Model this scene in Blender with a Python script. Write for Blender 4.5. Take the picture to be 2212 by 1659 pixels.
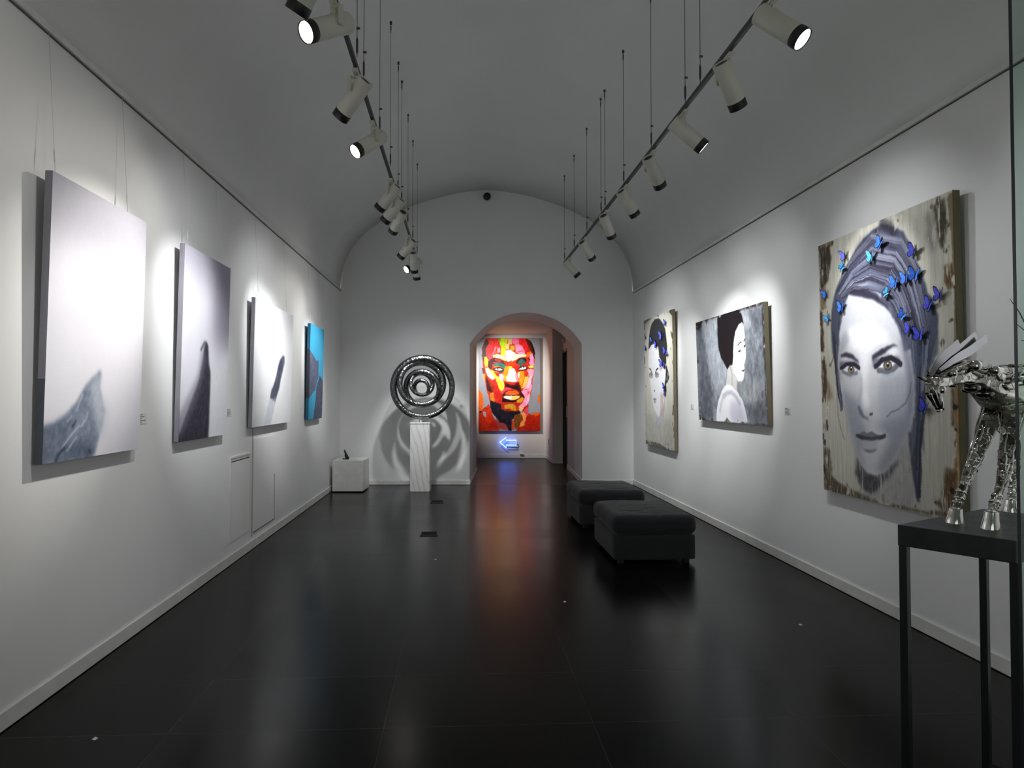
import bpy, bmesh, math, random
import numpy as np
from mathutils import Vector, Matrix, Euler
random.seed(7)
for o in list(bpy.data.objects): bpy.data.objects.remove(o, do_unlink=True)
SC = bpy.context.scene
COL = SC.collection
# ------------------------------------------------------------------ camera, world, exposure
FPX = 1340.0
YAW = math.atan(67/FPX); PITCH = math.atan(27.5/FPX)
cam = bpy.data.cameras.new('camera'); camo = bpy.data.objects.new('camera', cam); COL.objects.link(camo)
cam.sensor_width = 36; cam.lens = FPX/2212*36; cam.shift_x = 44/2212; cam.clip_start = .02
camo.location = (0, 0, 1.5); camo.rotation_euler = (math.pi/2+PITCH, 0, -YAW)
SC.camera = camo
W = bpy.data.worlds.new('world'); SC.world = W; W.use_nodes = True
W.node_tree.nodes['Background'].inputs[0].default_value = (.62, .62, .58, 1)
W.node_tree.nodes['Background'].inputs[1].default_value = 2.2
SC.view_settings.view_transform = 'Standard'; SC.view_settings.look = 'None'
SC.view_settings.exposure = 0; SC.view_settings.gamma = 1; SC.view_settings.use_curve_mapping = False
SC.cycles.max_bounces = 6; SC.cycles.diffuse_bounces = 4; SC.cycles.glossy_bounces = 3; SC.cycles.caustics_reflective = False; SC.cycles.caustics_refractive = False
# beams of the track spotlights: (track side, Y along track, aim point, watts, cone degrees, colour, scallop colour)
COOL = (.97, .985, 1.0); WARM = (1.0, .96, .90); VIOL = (.95, .96, 1.0)
TL, TR, TZ = -.645, 1.57, 3.53
LAMPS = [
 ('L', 2.74, (-2.05, 3.7, 1.3), 60, 48, COOL, 'spotlight at the top edge of the picture, only its black front showing'),
 ('L', 3.14, (-2.05, 1.75, 2.1), 24, 66, WARM, 'largest glowing warm spotlight on the left track, nearest the viewer'),
 ('L', 3.84, (-2.05, 4.80, 1.95), 230, 42, COOL, 'unlit-looking spotlight hanging between the two big glowing lamps of the left track'),
 ('L', 4.56, (-2.05, 3.5, 2.0), 230, 42, WARM, 'second glowing warm spotlight from the viewer on the left track'),
 ('L', 5.75, (-2.05, 6.55, 2.0), 180, 44, COOL, 'front one of three overlapping spotlights on the left track'),
 ('L', 6.15, (-2.05, 6.95, 1.9), 100, 46, COOL, 'middle one of three overlapping spotlights on the left track'),
 ('L', 6.55, (-2.05, 8.6, 1.6), 50, 50, COOL, 'rearmost of three overlapping spotlights on the left track'),
 ('L', 7.75, (-2.05, 8.7, 1.9), 200, 38, COOL, 'small tilted spotlight behind the cluster of three on the left track'),
 ('L', 8.50, (-.58, 10.25, .95), 120, 44, COOL, 'upright small spotlight near the far end of the left track'),
 ('L', 8.80, (-2.05, 7.6, 2.2), 50, 60, WARM, 'tiny glowing warm spotlight at the far end of the left track'),
 ('L', 8.98, (-.56, 10.25, .95), 190, 52, COOL, 'last spotlight of the left track, hanging straight down'),
 ('R', 3.00, (2.94, 1.8, 1.5), 240, 60, VIOL, 'largest glowing white spotlight on the right track, in the upper right'),
 ('R', 3.55, (2.94, 4.6, 1.6), 85, 52, COOL, 'unlit-looking spotlight next to the largest glowing lamp of the right track'),
 ('R', 4.27, (2.94, 4.12, 2.15), 185, 40, VIOL, 'second glowing white spotlight of the right track, halfway along'),
 ('R', 4.98, (2.94, 6.35, 1.7), 200, 52, COOL, 'fourth spotlight of the right track with a thin dark rim'),
 ('R', 5.80, (2.94, 6.75, 1.85), 185, 46, COOL, 'fifth spotlight of the right track with a broad black front'),
 ('R', 6.60, (2.94, 8.3, 1.4), 180, 50, COOL, 'sixth spotlight of the right track, above the profile painting side'),
 ('R', 7.72, (2.94, 8.9, 1.9), 170, 48, COOL, 'seventh spotlight of the right track, next to last'),
 ('R', 8.85, (2.94, 8.9, 1.9), 40, 55, VIOL, 'tiny glowing white spotlight at the far end of the right track'),
]
HALL_LAMP_W = 430
ART={
 'portrait':[
  ('P',(120,108,84),1,3,0,[(2,1003),(144,1000),(144,978),(62,976),(1,978)]),
  ('P',(44,34,24),0.85,12,1,[(12,985),(120,983),(126,917),(87,842),(48,823),(13,810)]),
  ('P',(120,104,72),0.9,8,1,[(7,823),(63,829),(65,735),(9,736)]),
  ('P',(60,44,24),0.9,8,1,[(7,737),(29,726),(37,562),(2,564)]),
  ('P',(52,46,30),0.92,12,1,[(889,980),(960,983),(972,910),(951,853),(939,827),(915,859),(899,924)]),
  ('P',(86,84,80),0.5,22,1,[(832,970),(885,959),(906,860),(887,820),(847,871)]),
  ('P',(150,148,142),0.5,22,1,[(756,963),(807,962),(828,829),(780,896)]),
  ('P',(84,60,30),0.9,12,1,[(938,781),(996,784),(997,718),(964,697),(942,731)]),
  ('P',(122,108,80),1,4,0,[(969,990),(1005,994),(997,513),(986,514),(994,712),(985,865)]),
  ('P',(150,120,76),1,5,1,[(979,415),(1008,421),(1003,69),(962,19),(960,127),(980,224)]),
  ('P',(70,50,28),0.9,6,1,[(964,405),(978,408),(977,294),(964,293)]),
  ('P',(78,52,26),0.8,14,1,[(920,162),(978,151),(963,26),(921,14),(850,57),(893,56)]),
  ('P',(60,46,30),0.9,8,1,[(12,536),(46,547),(61,427),(36,358),(11,358)]),
  ('P',(110,92,60),0.7,14,1,[(43,457),(94,426),(103,375),(59,358)]),
  ('P',(60,48,30),0.75,10,1,[(13,176),(65,171),(84,66),(173,37),(257,25),(456,12),(488,-7),(8,-1)]),
  ('P',(70,60,40),0.75,8,1,[(566,10),(661,14),(778,12),(922,27),(927,9),(550,-1)]),
  ('P',(72,76,92),1,7,2,[(550,985),(489,977),(410,959),(343,929),(282,893),(224,856),(177,815),(143,779),(118,722),(107,662),(116,557),(149,477),(174,539),(691,495),(786,420),(829,445),(861,488),(884,531),(898,574),(903,633),(872,680),(843,712),(820,766),(802,794),(772,832),(741,883),(703,930),(649,954),(600,972)]),
  ('P',(66,72,88),0.9,7,1,[(134,602),(188,599),(161,509),(178,417),(228,323),(191,359),(159,417),(141,493)]),
  ('P',(64,72,88),0.96,12,1,[(712,565),(894,554),(868,489),(822,440),(823,376),(816,332),(792,281),(773,212),(752,46),(727,126),(709,208),(718,278),(747,362),(743,452)]),
  ('P',(70,76,88),0.6,8,0,[(776,294),(798,288),(801,193),(784,226)]),
  ('P',(48,44,56),0.55,30,0,[(361,956),(519,975),(634,908),(700,829),(763,757),(799,672),(749,710),(685,768),(589,839),(456,889),(350,883),(290,854)]),
  ('P',(92,84,100),0.5,25,0,[(409,926),(519,943),(605,886),(672,800),(561,851),(440,877)]),
  ('P',(44,38,52),0.8,12,0,[(235,769),(280,802),(405,775),(513,737),(599,678),(556,697),(482,726),(388,747),(270,770)]),
  ('S',(150,158,172),0.62,7,0,[(289,808),(389,803),(498,760),(586,708),(655,653)],14),
  ('S',(108,114,132),0.62,7,0,[(340,832),(454,831),(573,779),(670,712),(734,645)],14),
  ('S',(120,126,142),0.62,7,0,[(455,867),(560,837),(658,768),(736,695),(791,624)],12),
  ('S',(145,150,165),0.62,7,0,[(501,856),(603,810),(684,751)],8),
  ('S',(50,46,60),0.62,7,0,[(391,862),(516,865),(631,806),(717,730)],16),
  ('S',(104,104,120),0.62,7,0,[(562,900),(653,837),(718,763),(786,673)],14),
  ('S',(44,42,56),0.62,7,0,[(632,860),(699,783),(768,698)],16),
  ('S',(160,166,180),0.62,7,0,[(262,800),(340,802),(453,776),(557,728)],8),
  ('S',(96,98,116),0.62,7,0,[(519,961),(606,927),(688,872),(739,810)],12),
  ('S',(92,96,112),0.62,7,0,[(237,846),(325,894),(425,930)],14),
  ('S',(88,92,108),0.62,7,0,[(180,775),(263,823),(349,846)],12),
  ('S',(50,56,74),0.62,7,0,[(764,774),(800,704),(828,605),(838,524)],22),
  ('S',(40,44,60),0.62,7,0,[(715,664),(759,594),(782,527)],24),
  ('S',(70,80,98),0.62,7,0,[(848,683),(870,617),(873,522)],22),
  ('S',(30,26,34),0.6,14,0,[(557,984),(607,965),(635,939)],22),
  ('S',(56,56,72),0.39,1,0,[(467,883),(629,844),(718,753)],3.832652709656678),
  ('S',(56,56,72),0.47,1,0,[(321,799),(452,807),(574,771),(650,711),(687,645),(725,586)],5.553427179028807),
  ('S',(44,42,56),0.68,1,0,[(308,889),(482,954),(682,905),(781,792)],3.6614907052722336),
  ('S',(44,42,56),0.73,1,0,[(459,876),(625,835),(714,747)],3.396636425799492),
  ('S',(132,138,154),0.49,1,0,[(470,954),(681,901),(777,791),(821,677),(851,570)],3.705336345685542),
  ('S',(56,56,72),0.59,1,0,[(617,821),(701,742),(745,657)],3.692591874264778),
  ('S',(44,42,56),0.59,1,0,[(480,947),(676,897),(773,787),(815,677),(854,573)],2.783353812645725),
  ('S',(110,114,130),0.4,1,0,[(167,795),(300,886),(471,947),(680,895)],5.434502484088463),
  ('S',(132,138,154),0.54,1,0,[(304,863),(463,907),(646,862),(747,762),(789,669),(816,574)],3.4591243566466803),
  ('S',(110,114,130),0.62,1,0,[(170,792),(299,882),(479,945),(675,893),(774,783),(811,675)],4.93108862307813),
  ('S',(110,114,130),0.54,1,0,[(473,915),(658,865),(752,767),(786,669),(821,573)],4.850750233664348),
  ('S',(56,56,72),0.42,1,0,[(468,928),(667,877),(762,775),(804,673),(830,575)],4.352690282692886),
  ('S',(90,92,110),0.7,1,0,[(667,879),(764,777),(806,673),(836,574)],4.436227371629078),
  ('S',(56,56,72),0.71,1,0,[(209,769),(325,806),(451,809),(569,774)],3.080109187882397),
  ('S',(44,42,56),0.57,1,0,[(324,788),(442,776),(549,741),(618,690),(660,641),(699,588)],4.910993720664048),
  ('S',(132,138,154),0.61,1,0,[(474,958),(690,904),(783,792)],5.345464475257102),
  ('S',(44,42,56),0.72,1,0,[(321,816),(459,827),(592,793),(677,725)],3.6411476022030564),
  ('S',(110,114,130),0.52,1,0,[(459,865),(618,825),(708,743),(752,662),(782,578)],4.237069266876124),
  ('S',(90,92,110),0.72,1,0,[(456,821),(577,783),(668,718),(701,652),(740,583)],3.4582566682409572),
  ('S',(90,92,110),0.6,1,0,[(304,871),(476,919),(658,871),(753,769),(796,673),(827,575)],4.978095543953968),
  ('S',(90,92,110),0.63,1,0,[(176,785),(313,864),(461,909),(651,863),(744,766),(784,667)],4.514746251788442),
  ('S',(132,138,154),0.61,1,0,[(633,842),(725,751),(766,663),(796,580)],4.5373941175808294),
  ('S',(38,36,48),0.68,1,0,[(453,852),(612,809),(693,735),(736,659)],3.3050674046219655),
  ('S',(56,56,72),0.63,1,0,[(177,785),(314,868),(464,920),(655,872),(758,769)],5.97918581607733),
  ('S',(90,92,110),0.51,1,0,[(317,827),(457,848),(597,807),(681,734)],2.9142392545803015),
  ('S',(90,92,110),0.46,1,0,[(181,781),(312,850),(465,883),(628,843),(722,751),(762,662)],4.673072392285371),
  ('S',(44,42,56),0.55,1,0,[(461,872),(617,829),(710,745),(753,660),(780,578)],5.521847109770556),
  ('S',(38,36,48),0.65,1,0,[(604,810),(692,735),(735,658),(762,578)],5.280424515014946),
  ('S',(56,56,72),0.49,1,0,[(539,736),(614,691),(658,638),(695,589)],5.029528825796037),
  ('S',(44,42,56),0.72,1,0,[(579,778),(659,713),(701,651),(732,586)],4.2151020177632645),
  ('S',(56,56,72),0.41,1,0,[(464,895),(642,845),(727,757)],3.0413564129677875),
  ('S',(110,114,130),0.37,1,0,[(588,796),(671,726),(715,654),(751,585)],3.6062271280795124),
  ('S',(38,36,48),0.44,1,0,[(537,726),(606,682),(647,637),(690,591)],2.587256137367489),
  ('S',(56,56,72),0.61,1,0,[(545,737),(613,691),(664,638),(698,589)],5.791686264080731),
  ('S',(90,92,110),0.73,1,0,[(455,844),(603,806),(679,729)],4.478202255256821),
  ('S',(56,56,72),0.55,1,0,[(304,861),(469,904),(646,857),(734,761),(781,668),(817,573)],3.1278525474299093),
  ('S',(38,36,48),0.36,1,0,[(325,818),(449,836),(592,802)],3.250434154177598),
  ('S',(56,56,72),0.41,1,0,[(619,826),(707,741),(753,661),(781,577)],4.4406275667615525),
  ('S',(44,42,56),0.67,1,0,[(455,858),(604,817),(690,737),(739,659),(767,579)],4.962608025964266),
  ('S',(56,56,72),0.53,1,0,[(166,794),(308,881),(478,939)],4.511551250510784),
  ('S',(56,56,72),0.55,1,0,[(175,791),(311,873),(466,930)],2.9806554870238307),
  ('S',(132,138,154),0.73,1,0,[(211,768),(315,814),(457,818)],5.509293525692732),
  ('S',(132,138,154),0.4,1,0,[(308,850),(461,885),(631,841),(724,751),(763,663),(791,576)],5.28171494232938),
  ('S',(44,42,56),0.58,1,0,[(323,812),(445,819),(578,783),(662,720),(702,648),(742,585)],2.6150471693381743),
  ('S',(38,36,48),0.69,1,0,[(457,857),(613,815),(694,735),(741,658),(774,578)],5.440734704430859),
  ('S',(56,56,72),0.65,1,0,[(627,839),(720,754),(760,666),(798,575)],5.287652718198514),
  ('S',(132,138,154),0.62,1,0,[(612,814),(688,736),(738,659)],2.5777612746533376),
  ('S',(56,56,72),0.5,1,0,[(630,837),(718,749),(763,661),(795,580)],5.295386347609492),
  ('S',(56,56,72),0.65,1,0,[(310,848),(465,878),(631,832),(715,746),(754,661)],2.7521155635436734),
  ('S',(132,138,154),0.62,1,0,[(467,893),(641,849),(727,758),(777,667),(810,576)],5.89173486463994),
  ('S',(90,92,110),0.73,1,0,[(318,820),(456,832),(595,795),(678,725),(716,654)],2.772780434343314),
  ('S',(90,92,110),0.45,1,0,[(539,738),(615,686),(662,637),(694,588)],4.586780433852722),
  ('S',(38,36,48),0.73,1,0,[(198,777),(313,823),(456,843),(595,802),(684,727)],2.766727959475461),
  ('S',(44,42,56),0.41,1,0,[(220,763),(325,785),(449,780),(556,745),(621,695)],2.8249045213690103),
  ('S',(110,114,130),0.71,1,0,[(191,779),(317,846),(468,880),(632,837),(716,754),(758,666)],3.105053183476317),
  ('S',(110,114,130),0.38,1,0,[(157,797),(299,897),(479,963),(690,908)],5.807601303595984),
  ('S',(110,114,130),0.61,1,0,[(464,915),(651,866),(751,767)],5.670060677421571),
  ('S',(56,56,72),0.64,1,0,[(173,789),(313,866),(463,917)],3.448708521810805),
  ('S',(90,92,110),0.5,1,0,[(223,765),(331,786),(441,783),(550,752),(632,698),(676,644)],4.103808193271536),
  ('S',(44,42,56),0.51,1,0,[(191,776),(309,836),(465,861),(618,820)],2.6854841080310665),
  ('S',(132,138,154),0.68,1,0,[(653,871),(753,767),(796,671)],2.5521719790747466),
  ('S',(110,114,130),0.62,1,0,[(442,789),(561,755),(631,700),(673,645)],3.502779960694572),
  ('S',(110,114,130),0.36,1,0,[(322,785),(437,779),(546,744),(626,694),(666,641),(704,589)],5.781478059785591),
  ('S',(38,36,48),0.46,1,0,[(558,755),(634,700),(676,644)],4.451526722425363),
  ('S',(44,42,56),0.4,1,0,[(545,739),(620,692),(668,637),(697,590)],5.060071590158266),
  ('S',(90,92,110),0.63,1,0,[(191,779),(313,830),(454,856)],3.3348255949766683),
  ('S',(56,56,72),0.62,1,0,[(166,795),(299,880),(475,942),(673,889),(769,782)],4.568062810313834),
  ('S',(132,138,154),0.58,1,0,[(186,783),(317,852),(465,888),(631,847)],2.5134067384951826),
  ('S',(132,138,154),0.65,1,0,[(195,781),(319,842),(459,872)],5.242920264627518),
  ('S',(38,36,48),0.4,1,0,[(213,767),(320,805),(453,808),(578,773),(647,713)],3.742762207718675),
  ('S',(90,92,110),0.39,1,0,[(599,810),(688,733),(732,656)],5.821574393186638),
  ('S',(38,36,48),0.46,1,0,[(223,760),(331,776),(443,767)],4.879258390163686),
  ('S',(90,92,110),0.39,1,0,[(454,840),(601,800),(681,727),(722,653),(761,582)],3.2183637812857597),
  ('S',(90,92,110),0.71,1,0,[(207,771),(319,817),(458,828),(588,787),(668,724),(712,651)],4.376401970745919),
  ('S',(38,36,48),0.48,1,0,[(315,841),(458,870),(617,829),(712,744),(751,660),(780,577)],5.194586354395979),
  ('S',(44,42,56),0.47,1,0,[(436,772),(545,740),(622,692),(663,640)],3.5917534137180316),
  ('S',(132,138,154),0.52,1,0,[(580,789),(661,722),(712,648)],2.8646249034718734),
  ('S',(38,36,48),0.57,1,0,[(220,764),(322,800),(442,801),(563,767),(645,708)],5.955288338089228),
  ('S',(38,36,48),0.41,1,0,[(456,843),(601,807),(686,729),(728,655),(767,581)],4.351541331031364),
  ('S',(38,36,48),0.4,1,0,[(538,728),(610,685),(651,636),(688,589)],4.617022651018183),
  ('S',(110,114,130),0.57,1,0,[(226,766),(321,799),(446,794),(567,761),(642,705),(684,646)],4.94204169276148),
  ('S',(110,114,130),0.37,1,0,[(312,840),(462,870),(625,825)],4.618841217221901),
  ('S',(110,114,130),0.52,1,0,[(576,774),(652,713),(703,647),(730,582)],5.872518800092677),
  ('S',(90,92,110),0.66,1,0,[(581,775),(653,712),(702,650),(735,583)],5.267843631577602),
  ('S',(38,36,48),0.52,1,0,[(171,791),(301,878),(478,928),(662,880)],2.8577845569488556),
  ('S',(56,56,72),0.5,1,0,[(469,938),(664,884),(765,778)],5.073595001014224),
  ('S',(56,56,72),0.53,1,0,[(632,835),(711,750),(759,664)],2.872054268439623),
  ('S',(90,92,110),0.61,1,0,[(600,809),(689,730),(730,656),(764,580)],3.2153227185530104),
  ('S',(44,42,56),0.47,1,0,[(320,827),(456,845),(599,808)],4.0003510914959),
  ('S',(44,42,56),0.56,1,0,[(644,859),(745,762),(781,670),(815,576)],3.4586797475440574),
  ('S',(120,126,138),0.42,1,0,[(770,391),(760,310),(743,223)],5.930512910805738),
  ('S',(88,94,110),0.4,1,0,[(834,555),(808,476),(794,395),(783,310)],3.0275480611381105),
  ('S',(120,126,138),0.35,1,0,[(810,559),(800,475),(784,392)],3.601683180558163),
  ('S',(120,126,138),0.64,1,0,[(754,393),(753,310),(738,224),(736,139),(752,59)],4.178627136624515),
  ('S',(40,44,58),0.59,1,0,[(745,308),(731,226),(736,141),(745,54)],4.238155026122399),
  ('S',(120,126,138),0.69,1,0,[(759,562),(766,478),(757,395)],5.289590509865223),
  ('S',(120,126,138),0.47,1,0,[(789,397),(775,311),(757,225)],3.3517524000499206),
  ('S',(52,58,74),0.38,1,0,[(775,560),(775,480),(771,393),(762,309),(746,225),(743,138)],5.053287044372047),
  ('S',(52,58,74),0.68,1,0,[(777,310),(759,226),(752,141),(758,58)],4.684162783720952),
  ('S',(52,58,74),0.47,1,0,[(758,564),(766,477),(762,396),(756,310),(733,224),(737,139)],3.646652033767174),
  ('S',(52,58,74),0.47,1,0,[(787,309),(768,226),(762,141),(753,54)],6.681832009069769),
  ('S',(88,94,110),0.5,1,0,[(836,558),(814,479),(798,394),(781,312),(773,229),(763,143)],5.4777577267760105),
  ('S',(40,44,58),0.62,1,0,[(779,313),(770,225),(758,141)],6.603735509912108),
  ('S',(52,58,74),0.51,1,0,[(774,396),(768,312),(748,226),(748,143),(748,53)],3.884111206773846),
  ('S',(52,58,74),0.44,1,0,[(747,562),(753,476),(756,392),(751,308)],6.130589465415051),
  ('S',(88,94,110),0.55,1,0,[(759,395),(757,309),(734,225),(746,138),(751,55)],4.5332567592005875),
  ('S',(52,58,74),0.47,1,0,[(782,563),(785,475),(770,395),(763,312),(748,227)],5.08720542170589),
  ('S',(88,94,110),0.61,1,0,[(780,476),(772,395),(765,309),(741,226),(745,139)],4.126890922832546),
  ('S',(52,58,74),0.38,1,0,[(776,477),(770,393),(754,309)],5.7632725314505855),
  ('S',(40,44,58),0.56,1,0,[(758,308),(741,222),(748,143)],5.239058022654571),
  ('S',(40,44,58),0.41,1,0,[(795,395),(785,310),(765,226),(763,143),(752,54)],6.653585806448795),
  ('S',(120,126,138),0.44,1,0,[(811,478),(793,396),(779,311),(758,227),(759,139)],4.7683829309957995),
  ('S',(88,94,110),0.58,1,0,[(773,308),(763,223),(750,138),(753,56)],5.0204559198523775),
  ('S',(40,44,58),0.69,1,0,[(786,476),(777,396),(763,308),(753,223),(749,139)],4.132265977689517),
  ('S',(88,94,110),0.62,1,0,[(773,310),(759,226),(753,138),(751,55)],3.3377552665101775),
  ('S',(120,126,138),0.68,1,0,[(835,557),(821,479),(793,397),(786,309)],6.653587346782535),
  ('S',(40,44,58),0.56,1,0,[(804,394),(791,309),(777,224),(766,142),(760,57)],6.07943040011148),
  ('S',(120,126,138),0.5,1,0,[(744,561),(753,479),(756,395),(747,308)],3.9333415129375484),
  ('S',(88,94,110),0.39,1,0,[(756,308),(739,225),(741,137)],6.97212428728578),
  ('S',(52,58,74),0.54,1,0,[(791,394),(773,309),(767,228)],6.063867781918274),
  ('S',(40,44,58),0.55,1,0,[(816,397),(801,312),(777,228),(776,142),(763,56)],4.255880305376461),
  ('S',(52,58,74),0.38,1,0,[(773,477),(760,396),(753,309),(737,225),(746,140)],5.08206655912319),
  ('S',(120,126,138),0.48,1,0,[(888,554),(851,477),(816,394)],5.085206464559359),
  ('S',(52,58,74),0.44,1,0,[(764,563),(764,477),(761,395)],6.624509557867775),
  ('S',(100,104,120),0.6,1,0,[(148,482),(158,426),(171,375),(184,327)],4.841236361367408),
  ('S',(100,104,120),0.66,1,0,[(140,482),(144,428),(161,377),(188,324)],3.933451115786439),
  ('S',(100,104,120),0.51,1,0,[(152,581),(152,529),(157,478),(169,427),(180,383)],4.147549898469398),
  ('S',(44,46,60),0.41,1,0,[(140,633),(151,584),(148,531),(153,478),(155,432)],3.3546412713904967),
  ('S',(44,46,60),0.52,1,0,[(175,485),(183,433),(184,382),(195,334)],3.371472808661214),
  ('S',(44,46,60),0.55,1,0,[(146,534),(160,478),(162,430),(166,379),(194,331)],4.018325252990119),
  ('S',(100,104,120),0.63,1,0,[(150,584),(165,533),(163,479),(158,429),(179,383),(195,330)],4.248332553632021),
  ('S',(44,46,60),0.61,1,0,[(175,530),(169,482),(180,431),(190,379),(196,332)],4.02499346798475),
  ('S',(44,46,60),0.42,1,0,[(156,481),(153,427),(165,381),(180,328)],3.1552367058559483),
  ('S',(44,46,60),0.57,1,0,[(138,635),(142,580),(141,532),(147,481),(157,428),(162,374)],3.971300347653765),
  ('S',(44,46,60),0.42,1,0,[(134,586),(147,530),(151,481)],3.619490727028909),
  ('S',(44,46,60),0.67,1,0,[(174,486),(181,431),(191,380)],3.9547241615334148),
  ('S',(100,104,120),0.44,1,0,[(156,484),(166,431),(181,378),(184,333)],4.076394015301197),
  ('S',(44,46,60),0.62,1,0,[(121,638),(135,583),(138,530),(141,481),(154,427),(164,374)],4.857898494906421),
  ('P',(24,20,16),0.75,2,1,[(34,193),(27,203),(9,201),(-1,193),(7,185),(23,179)]),
  ('P',(150,132,96),0.65,2,1,[(397,969),(388,977),(377,973),(372,969),(377,962),(387,965)]),
  ('P',(40,30,20),0.89,2,1,[(988,441),(981,452),(968,453),(961,441),(968,430),(980,428)]),
  ('P',(24,20,16),0.81,2,1,[(884,48),(875,53),(859,51),(849,48),(859,45),(872,43)]),
  ('P',(226,222,206),0.66,2,1,[(982,986),(980,992),(974,992),(972,986),(974,978),(979,978)]),
  ('P',(226,222,206),0.88,2,1,[(10,691),(7,694),(-1,694),(-3,691),(1,686),(7,687)]),
  ('P',(214,210,198),0.73,2,1,[(23,908),(21,915),(16,914),(13,908),(17,904),(21,901)]),
  ('P',(24,20,16),0.85,2,1,[(1004,707),(1000,710),(993,710),(985,707),(991,705),(1001,704)]),
  ('P',(226,222,206),0.87,2,1,[(947,34),(944,45),(935,40),(934,34),(935,26),(942,28)]),
  ('P',(24,20,16),0.75,2,1,[(154,989),(149,997),(136,997),(129,989),(138,982),(150,982)]),
  ('P',(214,210,198),0.9,2,1,[(48,129),(42,145),(29,139),(20,129),(30,114),(45,114)]),
  ('P',(40,30,20),0.74,2,1,[(124,4),(121,11),(106,11),(100,4),(104,-5),(119,-3)]),
  ('P',(70,54,32),0.66,2,1,[(887,977),(885,986),(872,987),(868,977),(874,968),(885,969)]),
  ('P',(214,210,198),0.95,2,1,[(594,976),(592,978),(589,978),(587,976),(589,975),(592,974)]),
  ('P',(214,210,198),0.69,2,1,[(669,962),(660,989),(643,977),(638,962),(641,935),(657,947)]),
  ('P',(226,222,206),0.72,2,1,[(243,16),(235,31),(216,35),(213,16),(215,-9),(231,-10)]),
  ('P',(40,30,20),0.94,2,1,[(30,449),(28,452),(24,452),(22,449),(23,444),(27,445)]),
  ('P',(226,222,206),0.91,2,1,[(646,994),(645,1005),(636,1010),(630,994),(637,985),(645,981)]),
  ('P',(226,222,206),0.75,2,1,[(68,329),(65,340),(47,343),(42,329),(47,320),(61,315)]),
  ('P',(226,222,206),0.93,2,1,[(61,670),(58,679),(51,680),(47,670),(52,662),(59,664)]),
  ('P',(150,132,96),0.72,2,1,[(86,35),(84,36),(79,36),(76,35),(80,33),(83,33)]),
  ('P',(226,222,206),0.69,2,1,[(12,752),(10,760),(5,758),(2,752),(5,743),(9,743)]),
  ('P',(226,222,206),0.79,2,1,[(1004,729),(998,742),(987,744),(977,729),(988,715),(999,714)]),
  ('P',(40,30,20),0.85,2,1,[(981,897),(977,906),(968,907),(966,897),(968,890),(978,891)]),
  ('P',(214,210,198),0.87,2,1,[(975,197),(974,205),(968,204),(964,197),(968,188),(972,188)]),
  ('P',(70,54,32),0.89,2,1,[(9,459),(5,468),(-1,469),(-3,459),(-1,452),(6,452)]),
  ('P',(40,30,20),0.75,2,1,[(15,992),(14,998),(7,998),(5,992),(5,985),(14,988)]),
  ('P',(226,222,206),0.85,2,1,[(952,504),(950,521),(936,520),(932,504),(935,484),(950,491)]),
  ('P',(226,222,206),0.78,2,1,[(978,922),(971,929),(965,932),(960,922),(964,914),(972,916)]),
  ('P',(24,20,16),0.88,2,1,[(512,971),(510,977),(505,977),(500,971),(505,965),(510,965)]),
  ('P',(40,30,20),0.65,2,1,[(541,966),(537,975),(530,975),(525,966),(529,959),(536,957)]),
  ('P',(214,210,198),0.89,2,1,[(1011,434),(1003,442),(993,442),(984,434),(994,425),(1004,425)]),
  ('P',(70,54,32),0.78,2,1,[(334,29),(333,33),(329,32),(327,29),(329,24),(332,25)]),
  ('P',(214,210,198),0.87,2,1,[(644,8),(641,13),(637,12),(636,8),(637,3),(641,2)]),
  ('P',(24,20,16),0.63,2,1,[(932,991),(927,1006),(914,1007),(908,991),(916,977),(929,975)]),
  ('P',(40,30,20),0.82,2,1,[(737,24),(735,30),(728,29),(723,24),(728,19),(735,21)]),
  ('P',(150,132,96),0.76,2,1,[(34,412),(32,414),(29,415),(28,412),(30,411),(33,411)]),
  ('P',(24,20,16),0.9,2,1,[(75,934),(71,938),(60,937),(55,934),(60,930),(69,930)]),
  ('P',(226,222,206),0.93,2,1,[(60,297),(55,301),(43,300),(34,297),(41,291),(54,294)]),
  ('P',(24,20,16),0.79,2,1,[(31,57),(27,65),(24,62),(22,57),(24,51),(28,53)]),
  ('P',(226,222,206),0.9,2,1,[(41,534),(40,539),(36,538),(34,534),(36,528),(40,528)]),
  ('P',(214,210,198),0.62,2,1,[(957,168),(955,171),(952,173),(949,168),(952,164),(954,161)]),
  ('P',(150,132,96),0.7,2,1,[(550,16),(548,21),(543,20),(542,16),(543,12),(547,10)]),
  ('P',(214,210,198),0.8,2,1,[(636,27),(632,40),(620,43),(617,27),(622,10),(633,8)]),
  ('P',(150,132,96),0.65,2,1,[(337,39),(334,47),(326,45),(322,39),(326,31),(334,32)]),
  ('P',(40,30,20),0.71,2,1,[(230,42),(226,49),(221,51),(219,42),(221,37),(227,37)]),
  ('P',(24,20,16),0.93,2,1,[(996,351),(984,357),(972,363),(963,351),(973,341),(985,343)]),
  ('P',(70,54,32),0.79,2,1,[(92,997),(87,1003),(77,1001),(71,997),(76,992),(86,993)]),
  ('P',(40,30,20),0.63,2,1,[(984,240),(983,251),(977,250),(971,240),(977,232),(983,230)]),
  ('P',(150,132,96),0.95,2,1,[(924,949),(919,952),(911,952),(910,949),(911,946),(919,947)]),
  ('P',(226,222,206),0.94,2,1,[(950,506),(944,511),(935,511),(928,506),(935,501),(944,503)]),
  ('P',(24,20,16),0.91,2,1,[(961,826),(955,836),(948,833),(943,826),(949,819),(956,817)]),
  ('P',(40,30,20),0.74,2,1,[(26,79),(21,98),(3,98),(-4,79),(3,66),(18,59)]),
  ('P',(150,132,96),0.82,2,1,[(938,9),(936,15),(932,15),(928,9),(931,4),(937,5)]),
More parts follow.
